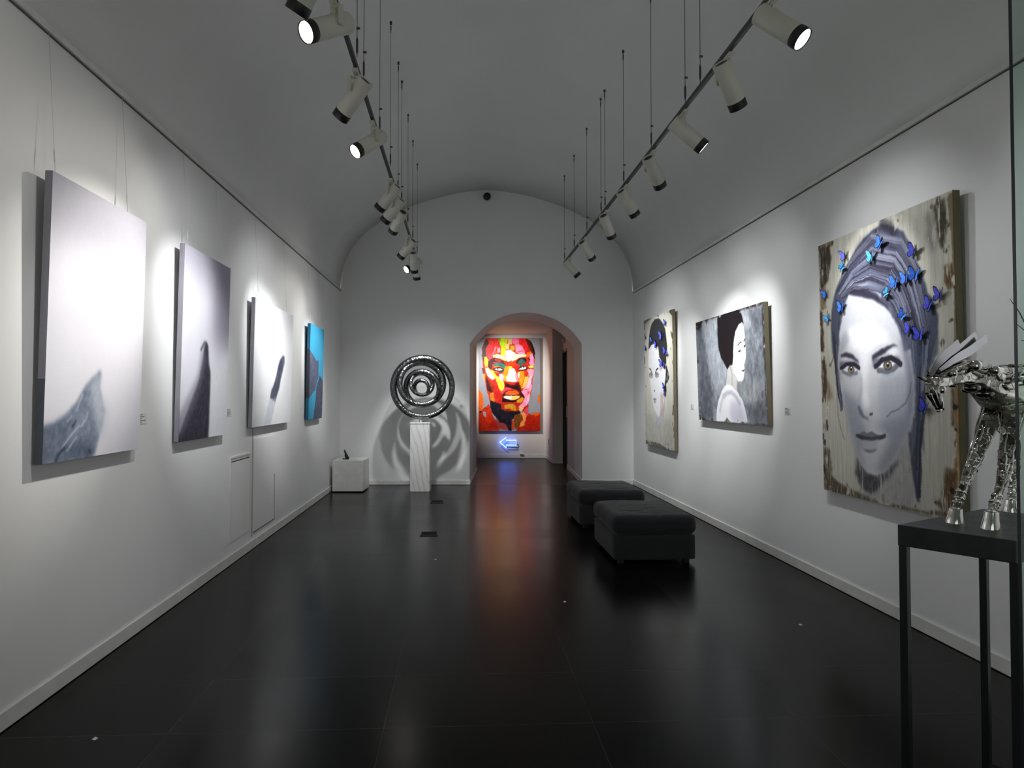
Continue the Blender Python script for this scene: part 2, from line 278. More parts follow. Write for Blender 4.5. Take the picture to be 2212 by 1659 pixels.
  ('P',(214,210,198),0.68,2,1,[(50,883),(47,895),(34,899),(32,883),(32,869),(47,870)]),
  ('P',(24,20,16),0.94,2,1,[(50,902),(45,909),(28,909),(24,902),(28,898),(41,896)]),
  ('P',(214,210,198),0.91,2,1,[(984,13),(983,22),(976,21),(971,13),(976,1),(983,2)]),
  ('P',(24,20,16),0.89,2,1,[(30,974),(26,980),(19,981),(15,974),(18,967),(24,968)]),
  ('P',(70,54,32),0.94,2,1,[(127,965),(115,969),(99,970),(94,965),(98,961),(116,960)]),
  ('P',(70,54,32),0.64,2,1,[(985,54),(980,59),(970,60),(964,54),(970,50),(979,52)]),
  ('P',(150,132,96),0.69,2,1,[(80,415),(73,425),(66,425),(64,415),(67,403),(75,406)]),
  ('P',(226,222,206),0.7,2,1,[(31,537),(25,541),(18,542),(15,537),(19,531),(25,531)]),
  ('P',(70,54,32),0.82,2,1,[(118,959),(114,970),(106,970),(97,959),(105,944),(116,945)]),
  ('P',(214,210,198),0.87,2,1,[(701,984),(696,993),(689,995),(686,984),(690,973),(697,970)]),
  ('P',(226,222,206),0.79,2,1,[(69,15),(66,21),(59,21),(56,15),(59,9),(66,10)]),
  ('P',(150,132,96),0.64,2,1,[(919,546),(913,550),(894,549),(891,546),(898,541),(911,543)]),
  ('P',(24,20,16),0.92,2,1,[(985,284),(982,289),(978,291),(972,284),(977,277),(982,278)]),
  ('P',(150,132,96),0.94,2,1,[(884,975),(880,982),(876,980),(874,975),(876,971),(880,969)]),
  ('P',(226,222,206),0.61,2,1,[(554,28),(551,40),(541,38),(532,28),(538,16),(549,15)]),
  ('P',(226,222,206),0.67,2,1,[(30,532),(25,538),(17,538),(12,532),(18,523),(23,521)]),
  ('P',(40,30,20),0.92,2,1,[(62,260),(51,288),(38,283),(35,260),(37,239),(52,240)]),
  ('P',(70,54,32),0.82,2,1,[(55,355),(52,357),(48,358),(46,355),(48,351),(52,352)]),
  ('P',(24,20,16),0.7,2,1,[(965,248),(963,249),(960,249),(956,248),(960,246),(963,246)]),
  ('P',(24,20,16),0.91,2,1,[(971,94),(960,103),(949,103),(942,94),(949,85),(960,82)]),
  ('P',(150,132,96),0.89,2,1,[(23,260),(18,273),(9,273),(5,260),(8,247),(20,252)]),
  ('P',(70,54,32),0.82,2,1,[(935,981),(930,998),(918,997),(912,981),(917,963),(929,967)]),
  ('P',(70,54,32),0.79,2,1,[(991,609),(985,615),(972,613),(965,609),(971,603),(984,605)]),
  ('P',(214,210,198),0.77,2,1,[(1001,199),(998,201),(994,200),(992,199),(994,197),(999,197)]),
  ('P',(214,210,198),0.63,2,1,[(44,997),(43,1005),(33,1008),(27,997),(32,987),(42,986)]),
  ('P',(24,20,16),0.91,2,1,[(996,27),(993,42),(977,37),(965,27),(978,15),(991,13)]),
  ('P',(40,30,20),0.84,2,1,[(15,220),(5,231),(-5,232),(-16,220),(-5,203),(8,202)]),
  ('P',(40,30,20),0.82,2,1,[(92,506),(91,513),(86,517),(83,506),(86,496),(90,496)]),
  ('P',(40,30,20),0.88,2,1,[(997,9),(990,18),(977,16),(968,9),(976,-2),(994,-2)]),
  ('P',(40,30,20),0.63,2,1,[(673,973),(669,977),(664,978),(660,973),(663,968),(670,969)]),
  ('P',(150,132,96),0.65,2,1,[(975,836),(972,844),(968,842),(966,836),(968,829),(973,832)]),
  ('P',(150,132,96),0.81,2,1,[(33,30),(32,37),(19,41),(16,30),(18,21),(28,20)]),
  ('P',(24,20,16),0.62,2,1,[(930,545),(925,559),(917,561),(912,545),(916,535),(924,536)]),
  ('P',(214,210,198),0.61,2,1,[(100,998),(90,1011),(76,1020),(70,998),(72,979),(88,974)]),
  ('P',(150,132,96),0.86,2,1,[(525,20),(522,46),(505,40),(503,20),(507,-6),(520,4)]),
  ('P',(40,30,20),0.7,2,1,[(61,327),(57,331),(54,331),(52,327),(53,322),(58,322)]),
  ('P',(150,150,156),0.6,16,1,[(306,145),(717,244),(733,71),(710,13),(338,10),(313,66)]),
  ('P',(66,66,74),0.85,16,1,[(317,154),(358,118),(409,98),(466,95),(538,115),(600,151),(644,169),(591,118),(529,87),(489,61),(440,33),(381,34),(321,55),(300,89)]),
  ('P',(192,193,197),1,7,0,[(274,767),(388,744),(482,722),(556,693),(606,660),(647,619),(673,573),(688,529),(725,537),(740,480),(748,404),(743,335),(721,282),(689,239),(638,190),(577,146),(522,114),(458,97),(400,102),(349,125),(311,161),(281,211),(241,270),(208,343),(183,417),(170,483),(169,542),(183,590),(181,617),(197,655),(224,704),(252,747)]),
  ('P',(232,232,234),0.8,30,0,[(246,636),(423,646),(536,614),(611,565),(503,564),(437,529),(418,449),(416,360),(364,360),(358,450),(352,533),(272,561)]),
  ('P',(128,132,144),0.6,34,0,[(192,413),(347,360),(363,305),(412,229),(342,171),(392,120),(349,125),(311,161),(241,270)]),
  ('P',(118,122,136),0.6,36,0,[(463,285),(619,304),(740,348),(721,282),(689,239),(638,190),(577,146),(522,114),(459,118),(524,183),(572,237)]),
  ('P',(140,144,156),0.55,40,0,[(500,443),(723,467),(744,376),(718,278),(572,237),(497,331)]),
  ('P',(96,100,116),0.65,24,0,[(655,583),(718,551),(744,473),(747,397),(719,313),(699,348),(708,439),(682,507)]),
  ('P',(130,130,140),0.45,20,0,[(173,583),(246,636),(273,597),(205,540),(193,425),(173,467)]),
  ('P',(150,154,164),0.55,14,0,[(350,478),(377,438),(365,376),(347,344),(334,360),(353,411)]),
  ('P',(96,100,112),0.8,9,0,[(333,344),(364,329),(389,298),(363,309),(339,321)]),
  ('P',(70,70,80),0.9,5,0,[(421,317),(454,323),(448,312),(427,310)]),
  ('S',(110,112,124),0.8,6,0,[(339,340),(350,321),(376,306),(406,300)],9),
  ('P',(235,235,238),0.7,18,0,[(374,391),(417,395),(432,361),(406,329),(373,345)]),
  ('P',(168,172,182),0.4,14,0,[(376,298),(431,307),(451,292),(413,268),(388,267)]),
  ('P',(44,42,54),0.95,6,0,[(453,525),(502,541),(565,554),(618,559),(651,550),(611,551),(573,541),(534,526),(469,512),(457,502)]),
  ('P',(46,44,56),0.95,6,0,[(191,543),(244,550),(298,538),(338,518),(351,502),(298,520),(243,532),(196,534)]),
  ('P',(80,80,94),0.75,12,0,[(457,517),(518,514),(580,526),(654,512),(660,494),(594,507),(533,499),(485,485),(456,482)]),
  ('P',(78,78,92),0.75,12,0,[(181,516),(243,516),(316,511),(351,498),(350,482),(306,499),(242,506),(185,491)]),
  ('P',(226,226,230),0.8,10,0,[(573,538),(633,545),(647,530),(610,517),(580,526)]),
  ('P',(228,230,234),1,4,0,[(493,485),(541,504),(594,505),(631,489),(609,476),(571,471),(524,472)]),
  ('P',(214,216,222),1,4,0,[(206,482),(252,498),(306,495),(343,477),(315,469),(278,466),(232,471)]),
  ('P',(70,66,54),1,3,0,[(601,487),(599,481),(593,476),(584,472),(572,471),(560,472),(550,475),(542,480),(538,486),(538,492),(542,498),(551,502),(561,505),(573,505),(584,503),(593,499),(599,493)]),
  ('P',(140,132,104),1,4,0,[(593,485),(591,480),(583,476),(572,474),(561,475),(551,479),(546,484),(546,490),(552,495),(561,498),(573,498),(583,495),(591,491)]),
  ('P',(24,22,24),1,2,0,[(581,488),(579,485),(574,483),(568,482),(562,484),(559,487),(559,491),(562,494),(568,495),(575,494),(579,492)]),
  ('P',(250,250,250),1,1,0,[(576,494),(575,492),(572,491),(569,492),(567,493),(567,495),(569,496),(572,496),(575,495)]),
  ('P',(70,66,54),1,3,0,[(308,481),(306,476),(300,471),(292,468),(283,467),(273,468),(264,470),(257,475),(253,480),(253,486),(257,491),(264,495),(273,497),(283,497),(293,495),(301,492),(306,487)]),
  ('P',(140,132,104),1,4,0,[(301,480),(298,475),(292,471),(283,469),(273,470),(265,473),(260,478),(261,483),(265,488),(273,490),(283,491),(292,489),(299,485)]),
  ('P',(24,22,24),1,2,0,[(290,483),(289,480),(285,478),(279,477),(274,479),(271,482),(271,485),(274,488),(279,489),(285,488),(289,486)]),
  ('P',(250,250,250),1,1,0,[(287,488),(286,487),(283,486),(280,486),(278,488),(278,489),(280,491),(283,491),(286,490)]),
  ('S',(34,32,42),0.95,4,0,[(481,487),(533,508),(595,513),(639,498),(659,488)],12),
  ('S',(40,40,52),0.6,5,0,[(505,473),(563,467),(609,474),(642,489)],13),
  ('S',(34,32,42),0.95,4,0,[(193,489),(242,504),(306,501),(349,486)],10),
  ('S',(60,60,72),0.55,5,0,[(209,476),(269,462),(328,469)],9),
  ('P',(120,136,152),0.5,10,0,[(516,466),(570,460),(623,468),(593,453),(547,450)]),
  ('P',(130,138,150),0.5,10,0,[(222,466),(278,458),(332,463),(287,450),(241,453)]),
  ('P',(106,106,118),0.95,5,0,[(319,238),(361,247),(379,254),(397,246),(417,250),(438,255),(470,246),(534,242),(494,233),(429,226),(361,227)]),
  ('S',(58,58,70),0.95,3,0,[(319,233),(370,227),(429,226),(494,232),(535,242)],9),
  ('P',(168,168,178),0.7,10,0,[(361,221),(429,221),(494,228),(469,198),(428,190),(377,193)]),
  ('P',(96,96,106),0.75,9,0,[(368,188),(428,187),(477,195),(460,182),(419,175),(381,178)]),
  ('S',(84,86,96),0.9,2,0,[(725,425),(714,390),(685,358),(642,338),(589,325),(553,310)],2.4),
  ('S',(90,86,82),0.6,4,0,[(148,392),(155,301),(188,240),(211,212)],2.6),
  ('S',(50,44,40),0.7,3,0,[(139,593),(132,543),(96,503)],3),
  ('S',(60,64,80),0.75,8,0,[(710,257),(722,174),(734,106),(752,46)],10),
  ('S',(110,116,130),0.6,8,0,[(745,293),(737,245),(715,191)],8),
 ],
 'profile':[
  ('P',(176,182,190),0.75,30,2,[(119,978),(365,990),(368,728),(411,586),(496,490),(470,357),(369,284),(278,324),(226,507),(173,711)]),
  ('P',(70,76,86),0.6,40,2,[(-8,958),(89,967),(172,671),(211,429),(277,269),(261,34),(18,22)]),
  ('P',(200,200,205),0.7,25,2,[(728,937),(832,904),(851,839),(779,796),(761,820)]),
  ('P',(92,94,104),0.5,35,2,[(832,958),(978,955),(985,797),(871,802)]),
  ('P',(84,86,92),0.5,40,2,[(761,196),(921,211),(1006,264),(1003,31),(780,18)]),
  ('P',(190,194,196),0.5,35,2,[(655,352),(825,374),(980,355),(960,264),(823,177),(719,182)]),
  ('P',(26,20,16),0.9,14,1,[(-15,1001),(119,1002),(111,947),(59,906),(-8,941)]),
  ('P',(36,28,18),0.75,6,1,[(-15,1001),(686,1009),(988,1012),(997,977),(686,987),(378,987),(232,990),(204,963),(162,995),(-16,984)]),
  ('P',(30,28,28),0.6,8,1,[(974,969),(1001,970),(994,11),(974,655)]),
  ('P',(30,28,26),0.8,6,1,[(16,55),(164,-3),(300,-3),(759,3),(1012,3),(1012,13),(15,-3)]),
  ('P',(206,204,200),1,4,0,[(544,524),(584,528),(591,448),(645,373),(634,281),(676,202),(541,326),(470,350),(492,416),(502,490)]),
  ('P',(250,250,248),1,3,0,[(727,877),(750,828),(760,750),(753,710),(763,653),(764,570),(753,543),(738,509),(744,471),(732,433),(721,381),(699,367),(656,369),(611,402),(584,448),(576,521),(589,600),(598,700),(639,817),(684,871)]),
  ('P',(24,20,24),1,4,0,[(378,1003),(526,1004),(694,1003),(728,944),(748,856),(727,881),(684,871),(639,817),(604,729),(591,600),(578,521),(544,524),(501,486),(460,545),(411,602),(378,696),(369,843)]),
  ('S',(60,56,60),1,2,0,[(662,691),(687,704),(711,708)],3.5),
  ('P',(50,52,56),1,2,0,[(651,637),(681,642),(699,654),(698,633),(677,624)]),
  ('P',(60,64,70),0.9,2,0,[(738,711),(749,731),(764,737),(761,722),(749,713)]),
  ('P',(50,54,60),1,2,0,[(737,661),(748,681),(763,682),(761,668),(748,657)]),
  ('P',(60,56,60),1,2,0,[(698,464),(722,467),(741,483),(737,462),(718,456)]),
  ('S',(170,168,166),0.8,2,0,[(580,499),(591,440),(645,372),(717,367)],3),
  ('S',(130,128,128),0.9,3,0,[(642,366),(635,324),(637,274)],5),
  ('S',(160,158,156),0.6,4,0,[(543,509),(566,442),(567,347)],7),
  ('P',(240,240,244),1,4,0,[(494,353),(553,340),(632,281),(692,217),(729,140),(759,13),(307,1),(317,114),(349,207),(407,291),(457,335)]),
  ('P',(186,180,200),0.55,30,0,[(527,179),(609,209),(686,167),(717,28),(572,6),(514,61)]),
  ('S',(172,172,182),0.7,7,0,[(425,245),(493,271),(552,274),(609,238),(664,174)],12),
  ('S',(196,196,206),0.7,7,0,[(366,100),(406,208),(468,260)],12),
  ('P',(70,60,36),0.8,5,1,[(416,0),(472,44),(513,2)]),
  ('P',(196,200,206),0.93,2,1,[(30,126),(27,131),(19,131),(18,126),(19,122),(27,121)]),
  ('P',(90,96,106),0.83,2,1,[(966,254),(961,284),(944,281),(938,254),(946,229),(959,233)]),
  ('P',(60,48,30),0.64,2,1,[(1009,686),(1001,698),(987,697),(983,686),(989,675),(1001,669)]),
  ('P',(90,96,106),0.67,2,1,[(31,81),(23,85),(16,87),(11,81),(14,77),(24,77)]),
  ('P',(30,26,24),0.75,2,1,[(444,20),(442,26),(438,24),(437,20),(439,14),(443,14)]),
  ('P',(196,200,206),0.62,2,1,[(714,965),(707,966),(701,966),(696,965),(701,961),(708,963)]),
  ('P',(90,96,106),0.78,2,1,[(41,889),(29,907),(18,913),(8,889),(18,872),(33,871)]),
  ('P',(30,26,24),0.85,2,1,[(19,989),(12,1004),(-2,1011),(-8,989),(-2,967),(13,967)]),
  ('P',(90,96,106),0.9,2,1,[(20,819),(15,830),(7,829),(4,819),(8,804),(15,810)]),
  ('P',(90,96,106),0.91,2,1,[(722,2),(714,15),(701,19),(693,2),(702,-19),(714,-9)]),
  ('P',(60,48,30),0.67,2,1,[(168,6),(168,12),(162,16),(158,6),(161,-1),(168,1)]),
  ('P',(60,48,30),0.65,2,1,[(334,997),(324,1006),(313,1004),(301,997),(309,988),(322,988)]),
  ('P',(30,26,24),0.94,2,1,[(1004,703),(1001,707),(989,708),(984,703),(990,699),(999,699)]),
  ('P',(90,96,106),0.73,2,1,[(960,680),(959,686),(954,684),(952,680),(954,674),(959,674)]),
  ('P',(60,48,30),0.86,2,1,[(11,354),(8,358),(4,359),(3,354),(4,348),(9,349)]),
  ('P',(196,200,206),0.83,2,1,[(756,15),(753,20),(744,20),(741,15),(743,9),(752,11)]),
  ('P',(60,48,30),0.66,2,1,[(703,9),(690,19),(675,19),(674,9),(677,-1),(691,-7)]),
  ('P',(90,96,106),0.62,2,1,[(997,245),(993,254),(984,261),(979,245),(982,234),(992,230)]),
  ('P',(196,200,206),0.71,2,1,[(928,998),(924,1008),(916,1012),(908,998),(913,985),(923,986)]),
  ('P',(30,26,24),0.61,2,1,[(16,200),(10,202),(4,202),(-1,200),(2,197),(11,198)]),
  ('P',(90,96,106),0.79,2,1,[(114,18),(111,22),(102,22),(99,18),(102,14),(109,14)]),
  ('P',(90,96,106),0.78,2,1,[(732,990),(730,997),(723,996),(720,990),(722,981),(730,980)]),
  ('P',(30,26,24),0.62,2,1,[(442,995),(440,997),(433,997),(432,995),(433,992),(441,992)]),
  ('P',(30,26,24),0.66,2,1,[(19,445),(13,448),(8,450),(2,445),(5,439),(15,440)]),
  ('P',(30,26,24),0.82,2,1,[(46,14),(42,23),(28,24),(20,14),(28,5),(42,8)]),
  ('P',(196,200,206),0.84,2,1,[(60,2),(58,17),(46,12),(40,2),(46,-11),(55,-14)]),
  ('P',(90,96,106),0.79,2,1,[(165,21),(160,26),(150,27),(142,21),(149,16),(160,17)]),
  ('P',(90,96,106),0.61,2,1,[(29,335),(22,344),(16,348),(11,335),(15,320),(25,326)]),
  ('P',(196,200,206),0.75,2,1,[(10,2),(10,11),(-2,14),(-6,2),(0,-9),(8,-8)]),
  ('P',(196,200,206),0.61,2,1,[(1005,153),(997,161),(988,159),(981,153),(988,144),(997,142)]),
  ('P',(196,200,206),0.65,2,1,[(783,22),(773,37),(760,43),(760,22),(763,2),(773,10)]),
  ('P',(196,200,206),0.65,2,1,[(1004,635),(1001,652),(987,647),(978,635),(986,623),(999,617)]),
  ('P',(30,26,24),0.75,2,1,[(107,994),(105,997),(99,997),(95,994),(99,990),(105,991)]),
  ('P',(196,200,206),0.86,2,1,[(451,7),(447,11),(442,11),(439,7),(442,3),(448,3)]),
  ('P',(60,48,30),0.73,2,1,[(680,981),(677,985),(675,984),(673,981),(674,977),(677,979)]),
  ('P',(30,26,24),0.66,2,1,[(253,15),(243,32),(234,31),(227,15),(234,0),(245,0)]),
  ('P',(60,48,30),0.65,2,1,[(443,954),(439,964),(431,963),(428,954),(429,945),(439,945)]),
  ('P',(90,96,106),0.62,2,1,[(1006,742),(1001,753),(993,754),(985,742),(993,734),(1002,733)]),
  ('P',(90,96,106),0.69,2,1,[(409,994),(398,1015),(384,1014),(373,994),(382,978),(396,977)]),
  ('P',(60,48,30),0.84,2,1,[(19,614),(12,624),(6,624),(0,614),(5,607),(14,604)]),
  ('P',(60,48,30),0.83,2,1,[(38,87),(33,96),(23,98),(20,87),(25,78),(33,74)]),
  ('P',(196,200,206),0.78,2,1,[(34,295),(32,297),(29,298),(26,295),(28,293),(32,294)]),
  ('P',(30,26,24),0.8,2,1,[(503,993),(500,997),(495,997),(492,993),(495,986),(500,988)]),
  ('P',(90,96,106),0.61,2,1,[(64,602),(58,605),(49,605),(45,602),(48,599),(58,599)]),
  ('P',(196,200,206),0.81,2,1,[(30,962),(27,967),(23,966),(22,962),(23,954),(27,957)]),
  ('P',(60,48,30),0.83,2,1,[(42,637),(39,643),(31,642),(28,637),(29,631),(39,631)]),
  ('P',(30,26,24),0.66,2,1,[(1002,286),(998,294),(989,295),(987,286),(990,279),(997,277)]),
  ('P',(196,200,206),0.65,2,1,[(998,954),(996,959),(993,959),(992,954),(993,951),(996,948)]),
  ('P',(30,26,24),0.81,2,1,[(40,600),(28,618),(13,619),(11,600),(13,582),(28,587)]),
  ('P',(60,48,30),0.74,2,1,[(993,30),(992,34),(986,33),(984,30),(986,26),(991,25)]),
  ('P',(196,200,206),0.66,2,1,[(36,274),(34,277),(31,278),(29,274),(31,270),(35,271)]),
  ('P',(60,48,30),0.92,2,1,[(1002,870),(998,874),(991,874),(986,870),(992,865),(999,867)]),
  ('P',(90,96,106),0.94,2,1,[(46,19),(41,24),(37,22),(36,19),(37,15),(42,16)]),
  ('P',(196,200,206),0.7,2,1,[(435,990),(424,1001),(414,1002),(401,990),(413,975),(426,976)]),
  ('P',(196,200,206),0.93,2,1,[(64,33),(62,36),(54,36),(50,33),(54,30),(61,30)]),
  ('P',(90,96,106),0.67,2,1,[(49,77),(43,82),(35,85),(29,77),(36,71),(44,73)]),
  ('P',(60,48,30),0.76,2,1,[(26,48),(23,52),(7,53),(0,48),(10,42),(26,41)]),
  ('P',(196,200,206),0.66,2,1,[(964,309),(962,314),(959,316),(958,309),(959,301),(963,305)]),
  ('P',(90,96,106),0.88,2,1,[(636,31),(630,41),(623,45),(617,31),(622,22),(630,23)]),
  ('P',(60,48,30),0.65,2,1,[(994,991),(993,997),(989,996),(987,991),(988,986),(993,986)]),
 ],
 'narrow':[
  ('P',(36,28,20),0.7,2,1,[(102,998),(95,1008),(83,1013),(74,998),(82,981),(95,984)]),
  ('P',(36,28,20),0.74,2,1,[(389,23),(380,37),(366,38),(357,23),(364,9),(384,7)]),
  ('P',(232,230,220),0.76,2,1,[(29,16),(25,19),(18,19),(14,16),(19,12),(26,13)]),
  ('P',(232,230,220),0.74,2,1,[(35,66),(32,73),(25,73),(23,66),(26,61),(32,60)]),
  ('P',(232,230,220),0.9,2,1,[(35,908),(29,924),(18,919),(9,908),(15,890),(30,898)]),
  ('P',(36,28,20),0.72,2,1,[(975,493),(972,500),(959,500),(951,493),(956,486),(972,486)]),
  ('P',(60,48,32),0.67,2,1,[(972,265),(965,281),(952,279),(947,265),(955,244),(967,246)]),
  ('P',(36,28,20),0.9,2,1,[(1000,100),(996,120),(982,121),(979,100),(984,85),(993,88)]),
  ('P',(232,230,220),0.65,2,1,[(27,850),(20,858),(9,858),(8,850),(9,844),(19,841)]),
  ('P',(36,28,20),0.83,2,1,[(54,614),(52,618),(40,618),(35,614),(42,611),(49,610)]),
  ('P',(60,48,32),0.8,2,1,[(98,28),(96,29),(91,30),(90,28),(92,27),(96,26)]),
  ('P',(36,28,20),0.66,2,1,[(25,84),(21,95),(11,99),(4,84),(12,66),(20,67)]),
  ('P',(60,48,32),0.7,2,1,[(738,35),(732,41),(718,38),(713,35),(718,30),(729,32)]),
  ('P',(36,28,20),0.81,2,1,[(744,1),(735,11),(721,13),(709,1),(723,-8),(736,-5)]),
  ('P',(36,28,20),0.77,2,1,[(970,184),(963,199),(949,201),(939,184),(949,170),(966,171)]),
  ('P',(60,48,32),0.79,2,1,[(960,17),(959,26),(948,28),(941,17),(945,4),(957,7)]),
  ('P',(36,28,20),0.64,2,1,[(439,972),(430,982),(419,985),(414,972),(419,961),(431,958)]),
  ('P',(232,230,220),0.77,2,1,[(30,969),(23,984),(10,987),(8,969),(11,959),(23,959)]),
  ('P',(232,230,220),0.74,2,1,[(115,10),(109,15),(102,16),(97,10),(104,3),(110,4)]),
  ('P',(232,230,220),0.92,2,1,[(25,709),(22,717),(16,720),(11,709),(16,701),(22,699)]),
  ('P',(36,28,20),0.9,2,1,[(838,0),(830,14),(813,15),(802,0),(815,-22),(827,-15)]),
  ('P',(36,28,20),0.77,2,1,[(980,970),(979,971),(974,971),(970,970),(973,968),(978,969)]),
  ('P',(232,230,220),0.62,2,1,[(999,980),(989,987),(977,990),(970,980),(979,973),(992,972)]),
  ('P',(60,48,32),0.91,2,1,[(997,873),(994,877),(988,876),(984,873),(988,868),(995,869)]),
  ('P',(60,48,32),0.65,2,1,[(1013,762),(1006,780),(992,774),(984,762),(995,750),(1003,748)]),
  ('P',(36,28,20),0.73,2,1,[(470,993),(465,996),(455,996),(451,993),(454,990),(464,991)]),
  ('P',(232,230,220),0.94,2,1,[(8,354),(5,360),(-2,359),(-6,354),(-3,347),(5,348)]),
  ('P',(36,28,20),0.87,2,1,[(991,625),(989,639),(977,638),(976,625),(979,610),(988,612)]),
  ('P',(36,28,20),0.67,2,1,[(29,240),(23,253),(17,250),(16,240),(18,228),(24,231)]),
  ('P',(36,28,20),0.66,2,1,[(426,17),(420,21),(410,21),(403,17),(412,14),(420,13)]),
  ('P',(232,230,220),0.73,2,1,[(25,635),(21,638),(18,637),(15,635),(16,632),(22,632)]),
  ('P',(60,48,32),0.8,2,1,[(814,990),(812,1013),(801,1009),(793,990),(798,972),(814,975)]),
  ('P',(232,230,220),0.64,2,1,[(844,13),(841,19),(835,17),(832,13),(834,9),(840,8)]),
  ('P',(232,230,220),0.88,2,1,[(848,14),(846,20),(843,17),(839,14),(842,10),(847,8)]),
  ('P',(36,28,20),0.84,2,1,[(164,995),(157,1002),(145,1002),(143,995),(148,989),(157,986)]),
  ('P',(36,28,20),0.75,2,1,[(1002,152),(997,170),(979,167),(965,152),(978,137),(996,127)]),
  ('P',(232,230,220),0.78,2,1,[(987,52),(984,68),(967,66),(958,52),(966,28),(982,39)]),
  ('P',(232,230,220),0.89,2,1,[(750,8),(744,13),(736,13),(730,8),(737,3),(743,2)]),
  ('P',(60,48,32),0.62,2,1,[(438,14),(432,24),(419,25),(411,14),(421,3),(431,4)]),
  ('P',(60,48,32),0.77,2,1,[(542,15),(540,32),(525,28),(510,15),(523,-3),(537,-3)]),
  ('P',(36,28,20),0.88,2,1,[(559,1),(556,17),(540,19),(535,1),(538,-12),(553,-12)]),
  ('P',(232,230,220),0.71,2,1,[(1004,76),(997,84),(987,81),(981,76),(985,70),(997,70)]),
  ('P',(60,48,32),0.95,2,1,[(758,991),(757,1001),(749,998),(746,991),(750,979),(756,984)]),
  ('P',(232,230,220),0.83,2,1,[(388,976),(386,980),(382,980),(378,976),(381,969),(385,972)]),
  ('P',(60,48,32),0.71,2,1,[(827,35),(821,45),(808,46),(798,35),(807,28),(820,24)]),
  ('P',(232,230,220),0.83,2,1,[(1014,217),(1006,236),(991,232),(985,217),(994,205),(1006,201)]),
  ('P',(60,48,32),0.65,2,1,[(991,349),(988,355),(983,354),(982,349),(984,342),(988,345)]),
  ('P',(60,48,32),0.73,2,1,[(948,721),(944,733),(929,732),(921,721),(928,707),(943,700)]),
  ('P',(232,230,220),0.71,2,1,[(874,997),(871,999),(866,999),(862,997),(866,994),(871,995)]),
  ('P',(60,48,32),0.78,2,1,[(41,16),(32,21),(18,23),(10,16),(18,12),(30,11)]),
  ('P',(60,48,32),0.82,2,1,[(910,11),(906,18),(899,15),(897,11),(899,6),(906,6)]),
  ('P',(60,48,32),0.77,2,1,[(861,991),(853,996),(844,994),(838,991),(843,987),(853,986)]),
  ('P',(232,230,220),0.92,2,1,[(59,33),(54,56),(37,51),(28,33),(37,18),(51,16)]),
  ('P',(60,48,32),0.7,2,1,[(1000,48),(998,55),(995,55),(992,48),(995,42),(998,42)]),
  ('P',(232,230,220),0.82,2,1,[(457,997),(454,1003),(449,1001),(447,997),(449,991),(453,991)]),
  ('P',(60,48,32),0.67,2,1,[(38,829),(35,839),(26,840),(21,829),(28,817),(34,819)]),
  ('P',(232,230,220),0.88,2,1,[(1000,554),(997,565),(990,564),(985,554),(988,545),(996,545)]),
  ('P',(60,48,32),0.67,2,1,[(189,7),(186,9),(181,10),(176,7),(180,5),(186,5)]),
  ('P',(232,230,220),0.88,2,1,[(977,404),(975,411),(966,414),(964,404),(968,393),(975,394)]),
  ('P',(36,28,20),0.92,2,1,[(71,467),(63,476),(46,477),(40,467),(46,456),(63,461)]),
  ('P',(66,54,36),0.85,8,1,[(9,1000),(289,1002),(254,991),(57,970),(44,926),(7,922)]),
  ('P',(66,54,36),0.85,8,1,[(18,906),(108,848),(20,838)]),
  ('P',(66,54,36),0.85,8,1,[(943,847),(1027,828),(1039,750),(956,813)]),
  ('P',(66,54,36),0.85,8,1,[(972,324),(1036,312),(1028,247),(956,259)]),
  ('P',(66,54,36),0.85,8,1,[(0,32),(530,29),(776,1),(592,-9),(-1,-6)]),
  ('P',(66,54,36),0.85,8,1,[(441,1003),(571,1006),(561,979)]),
  ('P',(66,54,36),0.85,8,1,[(2,719),(39,703),(30,644),(0,645)]),
  ('P',(66,54,36),0.85,8,1,[(889,996),(998,999),(997,954)]),
  ('P',(180,176,166),0.5,40,1,[(19,226),(372,248),(955,213),(1006,15),(14,17)]),
  ('P',(186,186,188),0.9,12,1,[(372,269),(693,288),(676,213),(581,148),(435,129),(370,177)]),
  ('P',(232,232,234),1,6,0,[(231,782),(419,796),(564,756),(625,677),(747,618),(767,577),(713,477),(702,410),(678,321),(600,279),(519,230),(438,245),(339,290),(290,361),(240,448),(180,558),(158,668),(184,740)]),
  ('P',(46,46,50),1,6,0,[(322,956),(440,975),(570,972),(685,930),(768,880),(803,817),(830,748),(793,670),(792,623),(676,607),(625,650),(562,680),(532,758),(419,793),(283,786),(220,768),(178,755),(201,856),(252,918)]),
  ('P',(44,44,48),1,6,1,[(792,617),(849,561),(877,514),(841,489),(773,476),(787,423),(741,376),(681,416),(728,470),(766,550)]),
  ('S',(70,70,74),1,3,0,[(202,605),(244,596),(285,566)],9),
  ('S',(70,70,74),1,3,0,[(413,563),(453,586),(519,598)],9),
  ('P',(120,120,126),0.7,10,0,[(329,548),(320,538),(296,530),(262,527),(226,529),(195,536),(178,546),(178,558),(196,567),(226,573),(263,573),(297,568),(320,559)]),
  ('P',(226,226,228),1,3,0,[(305,549),(299,545),(283,541),(259,540),(235,541),(214,544),(202,549),(202,554),(214,558),(235,560),(260,560),(283,558),(299,554)]),
  ('P',(90,90,96),1,2,0,[(277,550),(275,545),(267,542),(256,541),(244,542),(235,544),(230,549),(230,553),(235,557),(245,559),(256,560),(267,558),(275,554)]),
  ('P',(30,30,34),1,2,0,[(265,550),(264,548),(260,547),(255,546),(249,546),(244,548),(242,549),(242,552),(244,553),(249,554),(255,555),(260,554),(264,552)]),
  ('S',(60,60,64),0.9,2,0,[(194,553),(233,562),(281,561),(312,553)],4),
